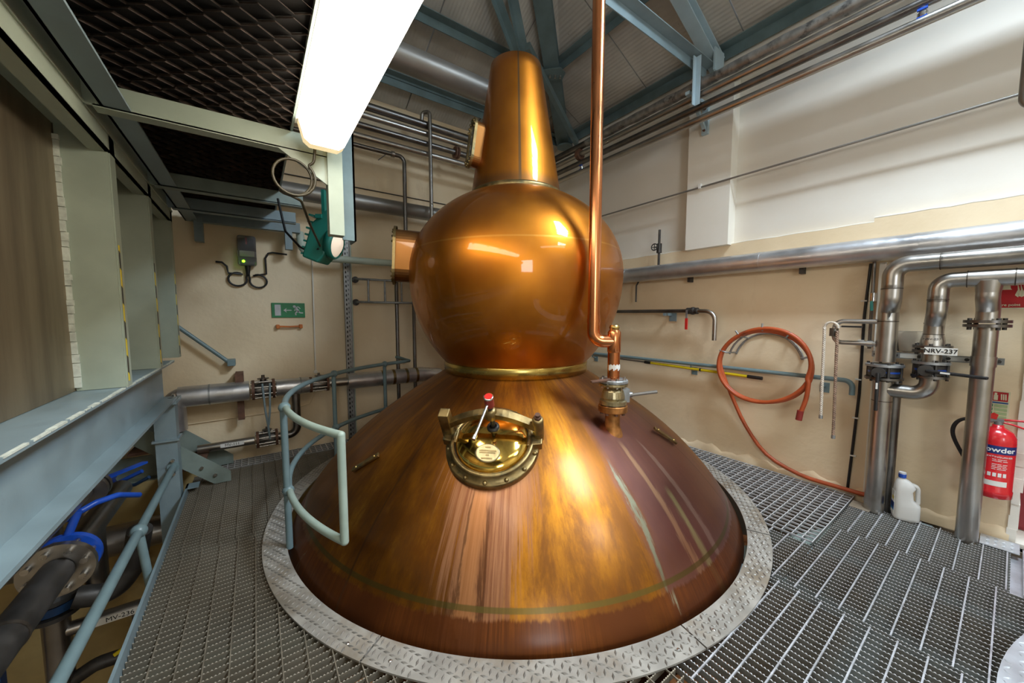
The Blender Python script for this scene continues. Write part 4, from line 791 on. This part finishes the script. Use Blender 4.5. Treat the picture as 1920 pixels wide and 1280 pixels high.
pb = thing('pit_beam', 'grey-green channel beam crossing under the tank with blue valve levers', 'beam', (-.8, 3.9, .2)); T('web', MB().box((-2, 3.9, .12), (-.64, 3.91, .30)).box((-2, 3.83, .12), (-.64, 3.9, .13)), 'dark_green_paint', pb)
T('valve_lever', MB().tube([(-.90, 3.84, .20), (-.88, 3.70, .22), (-.84, 3.60, .22), (-.76, 3.58, .26), (-.70, 3.56, .29)], .014, 8), 'blue_paint', pb); T('valve_lever', MB().tube([(-.84, 3.84, .17), (-.82, 3.66, .17), (-.74, 3.56, .20), (-.66, 3.52, .25)], .012, 8), 'blue_dark', pb)

# ================================================================== RIGHT WALL FITTINGS
im = thing('insulated_main', 'fat silver insulated pipe along the right wall below the ledge', 'pipe', (3.645, 1.0, 1.86))
ys = [4.1, 2.75, 1.35, .42, -.6, -1.8, -4.0]
for a, b in zip(ys, ys[1:]): T('cladding_length', MB().tube([(3.65, a, 1.865), (3.65, b + .003, 1.865)], .083, 26), 'insulation', im); T('seam_band', MB().tube([(3.65, b + .012, 1.865), (3.65, b - .012, 1.865)], .0845, 26), 'insulation', im)
for k in range(9): T('bracket', MB().box((3.70, 3.9 - k * .95, 1.74), (XR + .01, 3.93 - k * .95, 1.80)), 'dark_iron', im)
cd = thing('wall_conduit', 'thin pale conduit sloping in view across the upper right wall and pilaster', 'conduit', (3.68, 1.9, 2.68)); T('run', MB().tube([(3.675, 4.2, 2.655), (3.675, -4.2, 2.70)], .009, 8), 'duct_grey', cd)
for y in (1.92, -.3): T('clip', MB().box((3.66, y - .012, 2.655), (3.695 if y > 1 else XU, y + .012, 2.70)), 'label_white', cd)
hd = thing('wall_handrail', 'blue-grey handrail with a down-turned end on the right wall', 'railing', (3.69, 2.0, .89)); T('rail', MB().tube(fillet([(3.685, 4.1, .878), (3.685, .70, .898), (3.685, .70, .79)], .07), .018, 14), 'rail_paint', hd)
for y in (3.3, 1.95, .88): T('bracket', MB().tube(fillet([(3.685, y, .885), (3.685, y, .83), (XR, y, .82)], .03), .008, 8).box((XR - .006, y - .03, .77), (XR + .002, y + .03, .85)), 'rail_paint', hd)
pl = thing('telescopic_pole', 'yellow and grey telescopic pole hanging under the wall handrail', 'pole', (3.67, 1.9, .86))
T('grey_section', MB().tube([(3.69, 3.5, .862), (3.69, 2.45, .850)], .011, 10), 'duct_grey', pl); T('collar', MB().tube([(3.69, 2.50, .850), (3.69, 2.42, .849)], .017, 12), 'black_rubber', pl); T('yellow_section', MB().tube([(3.69, 2.42, .849), (3.69, 1.42, .832)], .0145, 12), 'yellow_paint', pl)
T('grip', MB().tube([(3.69, 1.42, .832), (3.69, 1.30, .830)], .016, 12), 'black_rubber', pl); T('joint', MB().tube([(3.69, 1.86, .839), (3.69, 1.845, .839)], .016, 12), 'black_rubber', pl)
T('red_end', MB().cyl((3.69, 3.56, .866), (3.69, 3.48, .865), .025, 12), 'red_enamel', pl)
sgt = thing('spigot_pipe', 'dark pipe with a red-handled tap and hooked spout on the right wall', 'pipe', (3.645, 2.2, 1.44)); T('run', MB().tube([(3.645, 4.0, 1.44), (3.645, 1.98, 1.44)], .019, 14), 'stainless_dark', sgt); T('spout', MB().tube(fillet([(3.645, 1.90, 1.44), (3.645, 1.71, 1.43), (3.645, 1.71, 1.15)], .09), .021, 14), 'stainless', sgt)
T('tap_body', MB().cyl((3.645, 1.99, 1.44), (3.645, 1.95, 1.44), .034, 12).ball((3.645, 1.93, 1.44), .040, 8).cyl((3.645, 1.91, 1.44), (3.645, 1.88, 1.44), .034, 12).cyl((3.645, 1.93, 1.44), (3.60, 1.93, 1.44), .014, 10), 'dark_iron', sgt)
T('lever', MB().bar((3.60, 1.97, 1.45), (3.60, 1.97, 1.36), .018, .008, (1, 0, 0)), 'zinc', sgt); T('lever_grip', MB().bar((3.60, 1.97, 1.365), (3.60, 1.97, 1.25), .024, .014, (1, 0, 0)), 'red_enamel', sgt); T('wall_bracket', MB().box((3.63, 2.22, 1.39), (XR, 2.25, 1.42)).box((XR - .01, 2.17, 1.33), (XR, 2.25, 1.42)), 'bluegrey_paint', sgt)
ho = thing('hose', 'orange rubber hose coiled on a wall rack and trailing to the floor', 'hose', (3.68, 1.28, .95))
pts = [(3.60, .985, .60), (3.60, .955, .72), (3.60, .945, .85)]
for i in range(67):
    a = -.2 + i * 2 * PI / 26; k = i / 66; rr = .325 + .02 * math.sin(i * .5) + .012 * (1 - k); pts.append((3.60 + .045 * k, 1.29 + rr * -math.cos(a) * 1.02, .955 + rr * math.sin(a) - .022 * k * (1 if math.sin(a) < 0 else .2)))
pts = [Vector(p) for p in pts]; pts += [Vector(p) for p in ((3.66, 1.60, .78), (3.70, 1.54, .60), (3.725, 1.43, .36), (3.725, 1.25, .14), (3.72, 1.0, .045), (3.72, .78, .035), (3.722, .58, .035), (3.722, .44, .035))]
def smoothpts(P, n=3):
    out = []
    for i in range(len(P) - 1):
        a, b, c, d = P[max(0, i - 1)], P[i], P[i + 1], P[min(len(P) - 1, i + 2)]
        for k in range(n): t = k / n; out.append(.5 * (2 * b + (c - a) * t + (2 * a - 5 * b + 4 * c - d) * t * t + (3 * b - a - 3 * c + d) * t ** 3))
    return out + [P[-1]]
T('tube', MB().tube(smoothpts(pts), .0165, 12), 'hose_orange', ho); T('end_coupling', MB().tube([(3.60, .985, .62), (3.60, .995, .54)], .023, 14), 'red_dark', ho)
rk = thing('hose_rack', 'grey steel hose rack holding the coiled orange hose', 'rack', (3.75, 1.29, 1.1)); T('arch', MB().tube([(3.66, 1.29 - .29 * math.cos(a), .955 + .30 * math.sin(a)) for a in [.25 + i * (PI - .5) / 16 for i in range(17)]], .009, 8).tube([(3.755, 1.29 - .27 * math.cos(a), .955 + .28 * math.sin(a)) for a in [.25 + i * (PI - .5) / 16 for i in range(17)]], .009, 8), 'zinc', rk)
for a in (.3, .95, 1.57, 2.2, 2.84): T('hook', MB().tube(fillet([(XR, 1.29 - .27 * math.cos(a), .955 + .28 * math.sin(a)), (3.60, 1.29 - .30 * math.cos(a), .955 + .31 * math.sin(a)), (3.60, 1.29 - .36 * math.cos(a), .955 + .37 * math.sin(a))], .02), .008, 8), 'zinc', rk)

# the group of stainless pipes on the right
PX = 3.565
r1, r3 = .053, .047
p1 = thing('process_pipe', 'stainless riser nearest the hose with a butterfly valve and U-bend branch', 'pipe', (PX, .52, 0))
T('lower_riser', MB().tube([(PX, .52, -.4), (PX, .52, .94)], r1, 24), 'stainless', p1); T('rear_riser', MB().tube([(PX + .07, .470, -.4), (PX + .07, .470, 1.0)], .033, 18), 'stainless_dark', p1)
T('upper_riser', MB().tube([(PX, .52, 1.075), (PX, .52, 1.36)], r1, 24), 'stainless', p1); T('offset_bend', MB().tube(fillet([(PX, .52, 1.35), (PX, .52, 1.43), (PX - .055, .505, 1.50), (PX - .055, .505, 1.60)], .05), r1, 24), 'stainless', p1)
T('top_elbow', MB().tube(fillet([(PX - .055, .505, 1.57), (PX - .055, .505, 1.735), (PX - .055, .29, 1.735)], .15, 12), r1, 24), 'stainless', p1); T('top_run', MB().tube([(PX - .055, .30, 1.735), (PX - .055, -4, 1.735)], r1, 24), 'stainless', p1)
for q, d in (((PX, .52, 1.355), (0, 0, 1)), ((PX - .055, .505, 1.575), (0, 0, 1)), ((PX - .055, .30, 1.735), (0, 1, 0)), ((PX, .52, .80), (0, 0, 1))): f = MB(); flange(f, q, d, r1 + .0012, .005); T('weld_ring', f, 'weld', p1)
T('branch_bend', MB().tube(fillet([(PX, .52, .88), (PX, .31, .88), (PX, .31, 1.04)], .16, 12), .046, 24), 'stainless', p1)
def butterfly(root, x, y, z, r, lever):
    for dz, m in ((-.045, 'stainless_dark'), (.045, 'zinc')): f = MB(); flange(f, (x, y, z + dz), (0, 0, 1), r * 1.85, .016, 26); T('flange', f, m, root)
    f = MB(); flange(f, (x, y, z), (0, 0, 1), r * 1.5, .06, 26); T('valve_body', f, 'dark_iron', root); f = MB(); flange(f, (x, y, z), (0, 0, 1), r * 1.53, .012, 26); T('blue_seat', f, 'blue_paint', root)
    for k in range(6): a = k * PI / 3 + .4; T('stud', MB().cyl((x + r * 1.6 * math.cos(a), y + r * 1.6 * math.sin(a), z - .065), (x + r * 1.6 * math.cos(a), y + r * 1.6 * math.sin(a), z + .065), .008, 6), 'dark_iron', root)
    c = Vector((x - r * 1.75, y + .012, z)); T('notch_plate', MB().cyl(c, c - Vector((.016, 0, 0)), .036, 10), 'dark_iron', root); T('lever', MB().bar(c - Vector((.022, 0, 0)), c - Vector((.03, 0, 0)) + Vector(lever), .018, .030, (1, 0, 0)), 'black_rubber', root, .006)
    L = Vector(lever); T('lever_tag', MB().bar(c - Vector((.034, 0, 0)) + L * .26, c - Vector((.034, 0, 0)) + L * .42, .010, .014, (1, 0, 0)), 'label_white', root)
butterfly(p1, PX, .52, 1.005, r1, (-.01, -.005, -.26))
p2 = thing('process_pipe', 'middle stainless riser carrying the labelled check valve', 'pipe', (PX, .31, 1.05)); butterfly(p2, PX, .31, 1.045, .046, (-.02, -.245, -.012))
T('neck', MB().tube([(PX, .31, 1.09), (PX, .31, 1.155)], .046, 24), 'stainless', p2)
for z in (1.165, 1.195): f = MB(); flange(f, (PX, .31, z), (0, 0, 1), .088, .017, 26); T('flange', f, 'stainless_dark', p2)
for k in range(6): a = k * PI / 3; T('stud', MB().cyl((PX + .073 * math.cos(a), .31 + .073 * math.sin(a), 1.145), (PX + .073 * math.cos(a), .31 + .073 * math.sin(a), 1.215), .009, 6), 'dark_iron', p2)
T('reducer', MB().tube([(PX, .31, 1.20), (PX, .31, 1.235), (PX, .31, 1.275)], .05, 24, True, [.058, .056, .046]), 'stainless', p2); T('offset_bend', MB().tube(fillet([(PX, .31, 1.27), (PX, .31, 1.34), (PX - .05, .30, 1.41), (PX - .05, .30, 1.52)], .05), .046, 24), 'stainless', p2)
T('top_elbow', MB().tube(fillet([(PX - .05, .30, 1.48), (PX - .05, .30, 1.615), (PX - .05, .18, 1.615)], .115, 12), .046, 24), 'stainless', p2)
for z in (1.275, 1.345, 1.495): f = MB(); flange(f, (PX if z < 1.4 else PX - .05, .31 if z < 1.4 else .30, z), (0, 0, 1), .0472 if z != 1.345 else .0475, .004); T('weld_ring', f, 'weld', p2)
MX = Matrix(((0, 0, -1, 0), (-1, 0, 0, 0), (0, 1, 0, 0), (0, 0, 0, 1)))         # text faces -x: reads towards -y
lbx = PX - .091
T('valve_tag', MB().box((lbx - .001, .20, 1.150), (lbx + .001, .335, 1.195)), 'label_white', p2); local(text_mesh('lettering', 'NRV-237', .036, 'black_print', Matrix.Translation((lbx - .0022, .268, 1.173)) @ MX, None, .0004, .0006), p2)
local(text_mesh('stencil', 'NRV-237', .020, 'black_print', Matrix.Translation((PX - .055, .31, 1.245)) @ MX), p2)
p3 = thing('process_pipe', 'stainless upright in front of the red fire extinguisher', 'pipe', (PX, .105, 0)); T('lower_riser', MB().tube([(PX, .105, -.3), (PX, .105, 1.335)], r3, 24), 'stainless', p3); T('upper_riser', MB().tube(fillet([(PX, .105, 1.36), (PX, .105, 1.43), (PX - .05, .11, 1.50), (PX - .05, .11, 1.60)], .05), r3, 24), 'stainless', p3)
T('tee', MB().tube([(PX - .05, .19, 1.615), (PX - .05, .01, 1.615)], .049, 24).tube([(PX - .05, .11, 1.53), (PX - .05, .11, 1.60)], .052, 24, True, [.047, .056]), 'stainless', p3); T('top_run', MB().tube([(PX - .05, .02, 1.615), (PX - .05, -4, 1.615)], .047, 24), 'stainless', p3)
for z in (1.335, 1.36): f = MB(); flange(f, (PX, .105, z), (0, 0, 1), .092, .017, 26); T('flange', f, 'stainless_dark', p3)
for k in range(4): a = k * PI / 2 + .6; T('stud', MB().cyl((PX + .076 * math.cos(a), .105 + .076 * math.sin(a), 1.31), (PX + .076 * math.cos(a), .105 + .076 * math.sin(a), 1.38), .010, 6), 'dark_iron', p3)
for q in ((PX - .05, .19, 1.615), (PX - .05, .02, 1.615)): f = MB(); flange(f, q, (0, 1, 0), .0505, .005); T('weld_ring', f, 'weld', p3)
T('clamp_band', MB().tube([(PX, .105, 1.09), (PX, .105, 1.15)], r3 + .004, 24), 'stainless', p3)
rl = thing('support_rail', 'galvanised rail bolted behind the stainless risers', 'bracket', (3.66, .3, 1.12)); T('channel', MB().box((3.645, .03, 1.098), (3.675, .60, 1.138)), 'zinc', rl)
for a, b in ((.46, .38), (.25, .16)): T('pale_insert', MB().box((3.641, b, 1.104), (3.646, a, 1.132)), 'label_white', rl)
for y in (.58, .48, .37, .245, .17, .05): T('bolt', MB().cyl((3.645, y, 1.118), (3.632, y, 1.118), .011, 6), 'dark_iron', rl)
for y in (.09, .59): T('standoff', MB().box((3.67, y - .015, 1.10), (XR, y + .015, 1.135)), 'zinc', rl)
sl_ = thing('sample_loop', 'small steel loop pipe with a black-handled tap beside the riser', 'pipe', (PX, .7, 1.27)); T('loop', MB().tube(fillet([(PX, .56, 1.352), (PX, .79, 1.352), (PX - .01, .80, 1.27), (PX, .79, 1.195), (PX, .56, 1.195)], .06), .0165, 14), 'stainless', sl_)
T('tap_body', MB().cyl((PX - .01, .80, 1.30), (PX - .01, .80, 1.24), .027, 8), 'stainless_dark', sl_); T('union', MB().cyl((PX, .615, 1.195), (PX, .585, 1.195), .026, 6), 'stainless', sl_); T('lever', MB().bar((PX - .04, .80, 1.315), (PX - .045, .67, 1.312), .008, .014, (1, 0, 0)), 'zinc', sl_); T('lever_grip', MB().bar((PX - .043, .75, 1.315), (PX - .046, .64, 1.314), .012, .018, (1, 0, 0)), 'black_rubber', sl_)
def twist(P, r, turns):
    mb = MB(); L = len(P)
    for s in range(3):
        pts = []
        for i, p in enumerate(P): a = turns * 2 * PI * i / (L - 1) + s * 2 * PI / 3; pts.append(Vector(p) + Vector((math.cos(a) * r * .55, math.sin(a) * r * .55, 0)))
        mb.tube(pts, r * .62, 6)
    return mb
def line(a, b, n): a = Vector(a); b = Vector(b); return [a.lerp(b, i / n) for i in range(n + 1)]
rop = thing('rope', 'twisted white rope hung over the small tap with two tails', 'rope', (PX - .05, .79, 1.3))
T('clean_tail', twist(line((PX - .055, .845, 1.30), (PX - .05, .835, .615), 90), .0095, 15), 'rope', rop); T('dirty_tail', twist(line((PX - .055, .770, 1.28), (PX - .05, .755, .48), 100), .0095, 17), 'rope_dirty', rop)
T('over_loop', twist([Vector((PX - .05, .808 + .04 * math.cos(a), 1.30 + .045 * math.sin(a))) for a in [i * PI / 20 for i in range(21)]], .0095, 3), 'rope', rop)
for q in ((PX - .05, .835, .605), (PX - .05, .755, .47)): T('whipping', MB().cyl(q, Vector(q) + Vector((0, 0, .025)), .013, 8), 'zinc', rop)
cb = thing('power_cable', 'black cable clipped vertically to the wall behind the ropes', 'cable', (3.755, .7, .9)); T('cable', MB().tube([(3.755, .66, 1.78), (3.755, .675, 1.4), (3.755, .672, .8), (3.755, .690, .3), (3.755, .70, .04)], .009, 8), 'black_rubber', cb)
for z in (1.5, 1.2, .9, .6, .3): T('clip', MB().box((3.744, .665, z), (XR + .002, .70, z + .01)), 'label_white', cb)
tag(obj('trunking', MB().box((3.74, .575, -.02), (XR + .003, .61, 1.78)), 'plaster_pale'), 'narrow pale vertical trunking on the wall behind the first riser', 'trunking')
dv = thing('drain_tap', 'thin vertical pipe with a small green-handled tap under the insulated main', 'tap', (3.72, .63, 1.6)); T('pipe', MB().tube([(3.72, .635, 1.80), (3.72, .63, 1.15)], .011, 10), 'stainless_dark', dv); T('tap_body', MB().cyl((3.72, .632, 1.56), (3.72, .632, 1.50), .022, 8), 'chrome', dv); T('handle', MB().bar((3.69, .63, 1.50), (3.69, .625, 1.43), .014, .018, (1, 0, 0)), 'teal_paint', dv)
tag(obj('measuring_jug', MB().lathe([(.001, 1.142), (.050, 1.142), (.054, 1.15), (.066, 1.285), (.069, 1.287), (.064, 1.285), (.051, 1.148), (.001, 1.146)], 28, Matrix.Translation((3.70, .43, 0))), 'clear_plastic'), 'clear plastic measuring jug standing on the support rail', 'jug')
iv = thing('ledge_valve', 'black iron valve with a round handwheel standing on the wall ledge', 'valve', (3.66, 2.34, 1.95)); T('stem', MB().tube([(3.66, 2.34, 1.94), (3.66, 2.34, 2.33)], .013, 10).cyl((3.66, 2.34, 2.08), (3.66, 2.34, 2.18), .028, 12), 'dark_iron', iv); T('handwheel', MB().tube([(3.60, 2.36 + .035 * math.cos(a), 2.14 + .035 * math.sin(a)) for a in [i * 2 * PI / 16 for i in range(17)]], .006, 6).cyl((3.66, 2.35, 2.14), (3.60, 2.36, 2.14), .006, 6).bar((3.60, 2.325, 2.14), (3.60, 2.395, 2.14), .006, .006).bar((3.60, 2.36, 2.105), (3.60, 2.36, 2.175), .006, .006, (0, 1, 0)), 'dark_iron', iv)
tag(obj('hanging_hook', MB().tube(fillet([(3.70, 2.62, 1.79), (3.66, 2.62, 1.74), (3.66, 2.62, 1.55)], .02), .009, 8), 'dark_iron'), 'short black hook hanging under the insulated main beside the boil ball', 'hook')
# signs
fs = thing('fire_point_sign', 'red fire point sign with cream helmet, flames and lettering', 'sign', (XR, .02, 1.52)); T('board', MB().box((XR - .006, -.058, 1.435), (XR, .095, 1.615)), 'sign_red', fs)
T('border', MB().box((XR - .007, -.058, 1.435), (XR, .095, 1.443)), 'sign_cream', fs)
HX = Matrix(((0, 0, -1, XR - .006), (-1, 0, 0, 0), (0, 1, 0, 0), (0, 0, 0, 1)))
T('helmet_symbol', MB().prism([(-.083, 1.553), (-.030, 1.553)] + [(-.057 + .022 * math.cos(a), 1.560 + .036 * math.sin(a)) for a in [i * PI / 10 for i in range(11)]] + [(-.083, 1.560)], .002, HX), 'sign_cream', fs)
fm = MB()
for k in range(6): x0 = -.018 + .011 * k; fm.prism([(x0, 1.50 + .006 * abs(k - 3)), (x0 + .012, 1.505 + .004 * k), (x0 + .016, 1.545), (x0 + .004, 1.60 - .006 * k), (x0 + .008, 1.55), (x0 + .001, 1.525)], .002, HX)
T('flame_symbol', fm, 'sign_cream', fs); local(text_mesh('lettering', 'Fire point', .0205, 'sign_cream', Matrix.Translation((XR - .008, .036, 1.460)) @ MX, None, .0005, .0004), fs)
ss = thing('extinguisher_sign', 'small pale notice with red and green pictograms above the extinguisher', 'sign', (XR, .035, .84)); T('board', MB().box((XR - .003, -.003, .745), (XR, .075, .925)), 'sign_cream', ss); T('red_panel', MB().box((XR - .0045, .004, .862), (XR - .002, .068, .920)), 'sign_red', ss); T('blue_stripe', MB().box((XR - .0045, .002, .848), (XR - .002, .073, .857)), 'sign_blue', ss)
T('extinguisher_symbol', MB().box((XR - .0055, .042, .868), (XR - .004, .058, .900)).box((XR - .0055, .046, .900), (XR - .004, .056, .914)), 'sign_cream', ss); fm = MB()
for k in range(3): fm.bar((XR - .005, .028 - .008 * k, .872), (XR - .005, .030 - .008 * k, .908), .001, .005, (0, 1, 0))
T('flame_symbol', fm, 'sign_cream', ss)
for k in range(4): T('green_pictogram', MB().box((XR - .0045, .058, .752 + k * .024), (XR - .002, .072, .770 + k * .024)), 'sign_green', ss); T('green_text_block', MB().box((XR - .0045, .004, .752 + k * .024), (XR - .002, .052, .770 + k * .024)), 'sign_pale_green', ss)
# fire extinguisher
fx, fy, fr = 3.682, .030, .075
fe = thing('fire_extinguisher', 'red powder fire extinguisher hung low on the right wall', 'fire extinguisher', (fx, fy, .28)); fe_scale = .9
T('cylinder', MB().lathe([(.001, .285), (.068, .285), (.077, .292), (.078, .335), (fr, .342), (fr, .665), (fr * .97, .700), (fr * .8, .735), (fr * .45, .757), (.024, .764), (.022, .78), (.001, .78)], 40, Matrix.Translation((fx, fy, 0))), 'extinguisher_red', fe)
FA = math.atan2(-fy, -fx)                      # label faces the walkway
def wrap(name, z0, z1, a0, a1, m, e=.0006): 
    mb = MB(); n = 20; vs = [(fx + (fr + e) * math.cos(a), fy + (fr + e) * math.sin(a), z) for z in (z0, z1) for a in [PI + a0 + (a1 - a0) * i / n for i in range(n + 1)]]
    mb.add(vs, [(i, i + 1, n + 2 + i, n + 1 + i) for i in range(n)], True); return T(name, mb, m, fe)
wrap('blue_band', .595, .650, -1.25, 1.35, 'navy'); wrap('white_footer', .375, .410, -.55, .75, 'label_white')
def curved_text(name, body, size, z, a, m, bold=0):
    o = text_mesh(name, body, size, m, Matrix.Identity(4), None, .0003, bold)
    for v in o.data.vertices: t = PI + a + v.co.x / fr; rr = fr + .0012 + v.co.z; v.co = (fx + rr * math.cos(t), fy + rr * math.sin(t), z + v.co.y)
    local(o, fe)
curved_text('lettering', 'Powder', .046, .622, .12, 'white_print', .0008); curved_text('small_lettering', 'EXTINGUISHER', .015, .575, .28, 'white_print')
k_ = MB()
for r in range(7):
    for c in range(3):
        if r == 2: continue
        a0 = -.12 + c * .27; a1 = a0 + .20 + .05 * ((r * 7 + c * 3) % 2); z = .556 - r * .011; n = 4
        vs = [(fx + (fr + .0009) * math.cos(a), fy + (fr + .0009) * math.sin(a), zz) for zz in (z, z + .0035) for a in [PI + a0 + (a1 - a0) * i / n for i in range(n + 1)]]; k_.add(vs, [(i, i + 1, n + 2 + i, n + 1 + i) for i in range(n)])
s_ = T('fine_print', k_, 'white_print', fe); s_['kind'] = 'stuff'
for c in range(4): wrap('pictogram', .440, .466, -.30 + c * .26, -.12 + c * .26, 'white_print', .0009)
T('valve_head', MB().cyl((fx, fy, .775), (fx, fy, .805), .018, 14).box((fx - .015, fy - .02, .80), (fx + .015, fy + .03, .822)), 'zinc', fe)
T('handle', MB().tube([(fx, fy + .02, .812), (fx, fy - .03, .818), (fx, fy - .13, .828)], .0075, 8), 'extinguisher_red', fe); T('squeeze_lever', MB().tube([(fx, fy, .80), (fx, fy - .05, .792), (fx, fy - .12, .765)], .0065, 8), 'extinguisher_red', fe); T('safety_tag', MB().prism([(-.015, 0), (.012, -.004), (.018, .03), (0, .042), (-.012, .03)], .003, Matrix.Translation((0, fy + .02, .82)) @ Matrix(((0, 0, 1, fx - .02), (-1, 0, 0, 0), (0, 1, 0, 0), (0, 0, 0, 1)))), 'red_enamel', fe)
T('hose', MB().tube(smoothpts([Vector(p) for p in ((fx, fy + .02, .80), (fx - .01, .10, .805), (fx - .01, .17, .78), (fx - .01, .20, .72), (fx - .01, .195, .64), (fx - .01, .15, .52), (fx - .01, .11, .44))], 5), .0105, 10), 'black_rubber', fe); T('hose_nut', MB().cyl((fx, fy + .02, .80), (fx, fy + .05, .803), .014, 8), 'zinc', fe); T('wall_bracket', MB().box((fx + .06, fy - .02, .40), (XR + .002, fy + .02, .70)), 'dark_iron', fe)
fe.scale = (1, 1, fe_scale)
# plastic milk-type jug on the floor
jg = thing('plastic_jug', 'translucent white plastic bottle with blue cap on the grating by the riser', 'bottle', (3.585, .368, .002), math.radians(20)); jg.scale = (1, .84, 1)
def rring(w, d, z, k=28, e=3.2, ox=0, oy=0):
    out = []
    for i in range(k): a = 2 * PI * i / k; c, s = math.cos(a), math.sin(a); out.append((ox + w / 2 * math.copysign(abs(c) ** (2 / e), c), oy + d / 2 * math.copysign(abs(s) ** (2 / e), s), z))
    return out
J = MB(); lv_ = [(.085, .135, 0, 0), (.098, .150, .006, 0), (.102, .154, .02, 0), (.102, .154, .10, 0), (.099, .150, .115, .002), (.092, .112, .14, .020), (.090, .104, .20, .024), (.086, .118, .225, .015), (.078, .105, .250, .018), (.055, .070, .270, .028), (.040, .040, .280, .034), (.038, .038, .295, .034)]
vs = []
for w, d, z, oy in lv_: vs += rring(w, d, z, 28, 3.4 if z < .24 else 2.2, 0, oy)
n = 28; J.add(vs, [(j * n + i, j * n + (i + 1) % n, (j + 1) * n + (i + 1) % n, (j + 1) * n + i) for j in range(len(lv_) - 1) for i in range(n)] + [tuple(range(n))[::-1], tuple(range((len(lv_) - 1) * n, len(lv_) * n))], True)
obj('bottle_body', J, 'jug_plastic', jg); obj('grip', MB().tube(fillet([(0, -.025, .243), (0, -.058, .232), (0, -.064, .13), (0, -.055, .10)], .03), .0145, 10), 'jug_plastic', jg)
obj('cap', MB().cyl((0, .034, .287), (0, .034, .312), .023, 20), 'blue_paint', jg); obj('cap_top', MB().cyl((0, .034, .311), (0, .034, .322), .021, 20), 'jug_plastic', jg)
obj('label', MB().box((-.03, .0765, .03), (.03, .078, .19)), 'label_white', jg); obj('label_band', MB().box((-.031, .0775, .07), (.031, .0792, .11)), 'navy', jg); obj('label_band', MB().box((-.031, .0775, .055), (.031, .0792, .07)), 'blue_light', jg); obj('label_spot', MB().box((-.02, .0775, .13), (.01, .0792, .15)), 'yellow_paint', jg)
tag(obj('hanging_pipe', MB().tube(fillet([(2.62, .035, 3.6), (2.62, .035, 2.27), (2.62, -.02, 2.24), (2.62, -.3, 2.24)], .04), .02, 12), 'duct_grey'), 'grey hanging pipe cut off by the right edge of the view', 'pipe')

# second strip lamp, behind the viewer: its streak is mirrored in the boil ball and the manway lid
l2 = thing('strip_lamp', 'strip lamp behind the viewer, seen as a bright streak mirrored in the boil ball', 'lamp', (1.6, -1.2, 3.3))
T('diffuser', MB().box((.9, -1.28, 3.30), (2.4, -1.12, 3.36)), 'tube_light_far', l2); T('housing', MB().box((.88, -1.30, 3.361), (2.42, -1.10, 3.42)), 'label_white', l2)
for x in (1.1, 2.2): T('suspension_rod', MB().cyl((x, -1.2, 3.42), (x, -1.2, roof_r(x) - .01), .008, 8), 'zinc', l2)
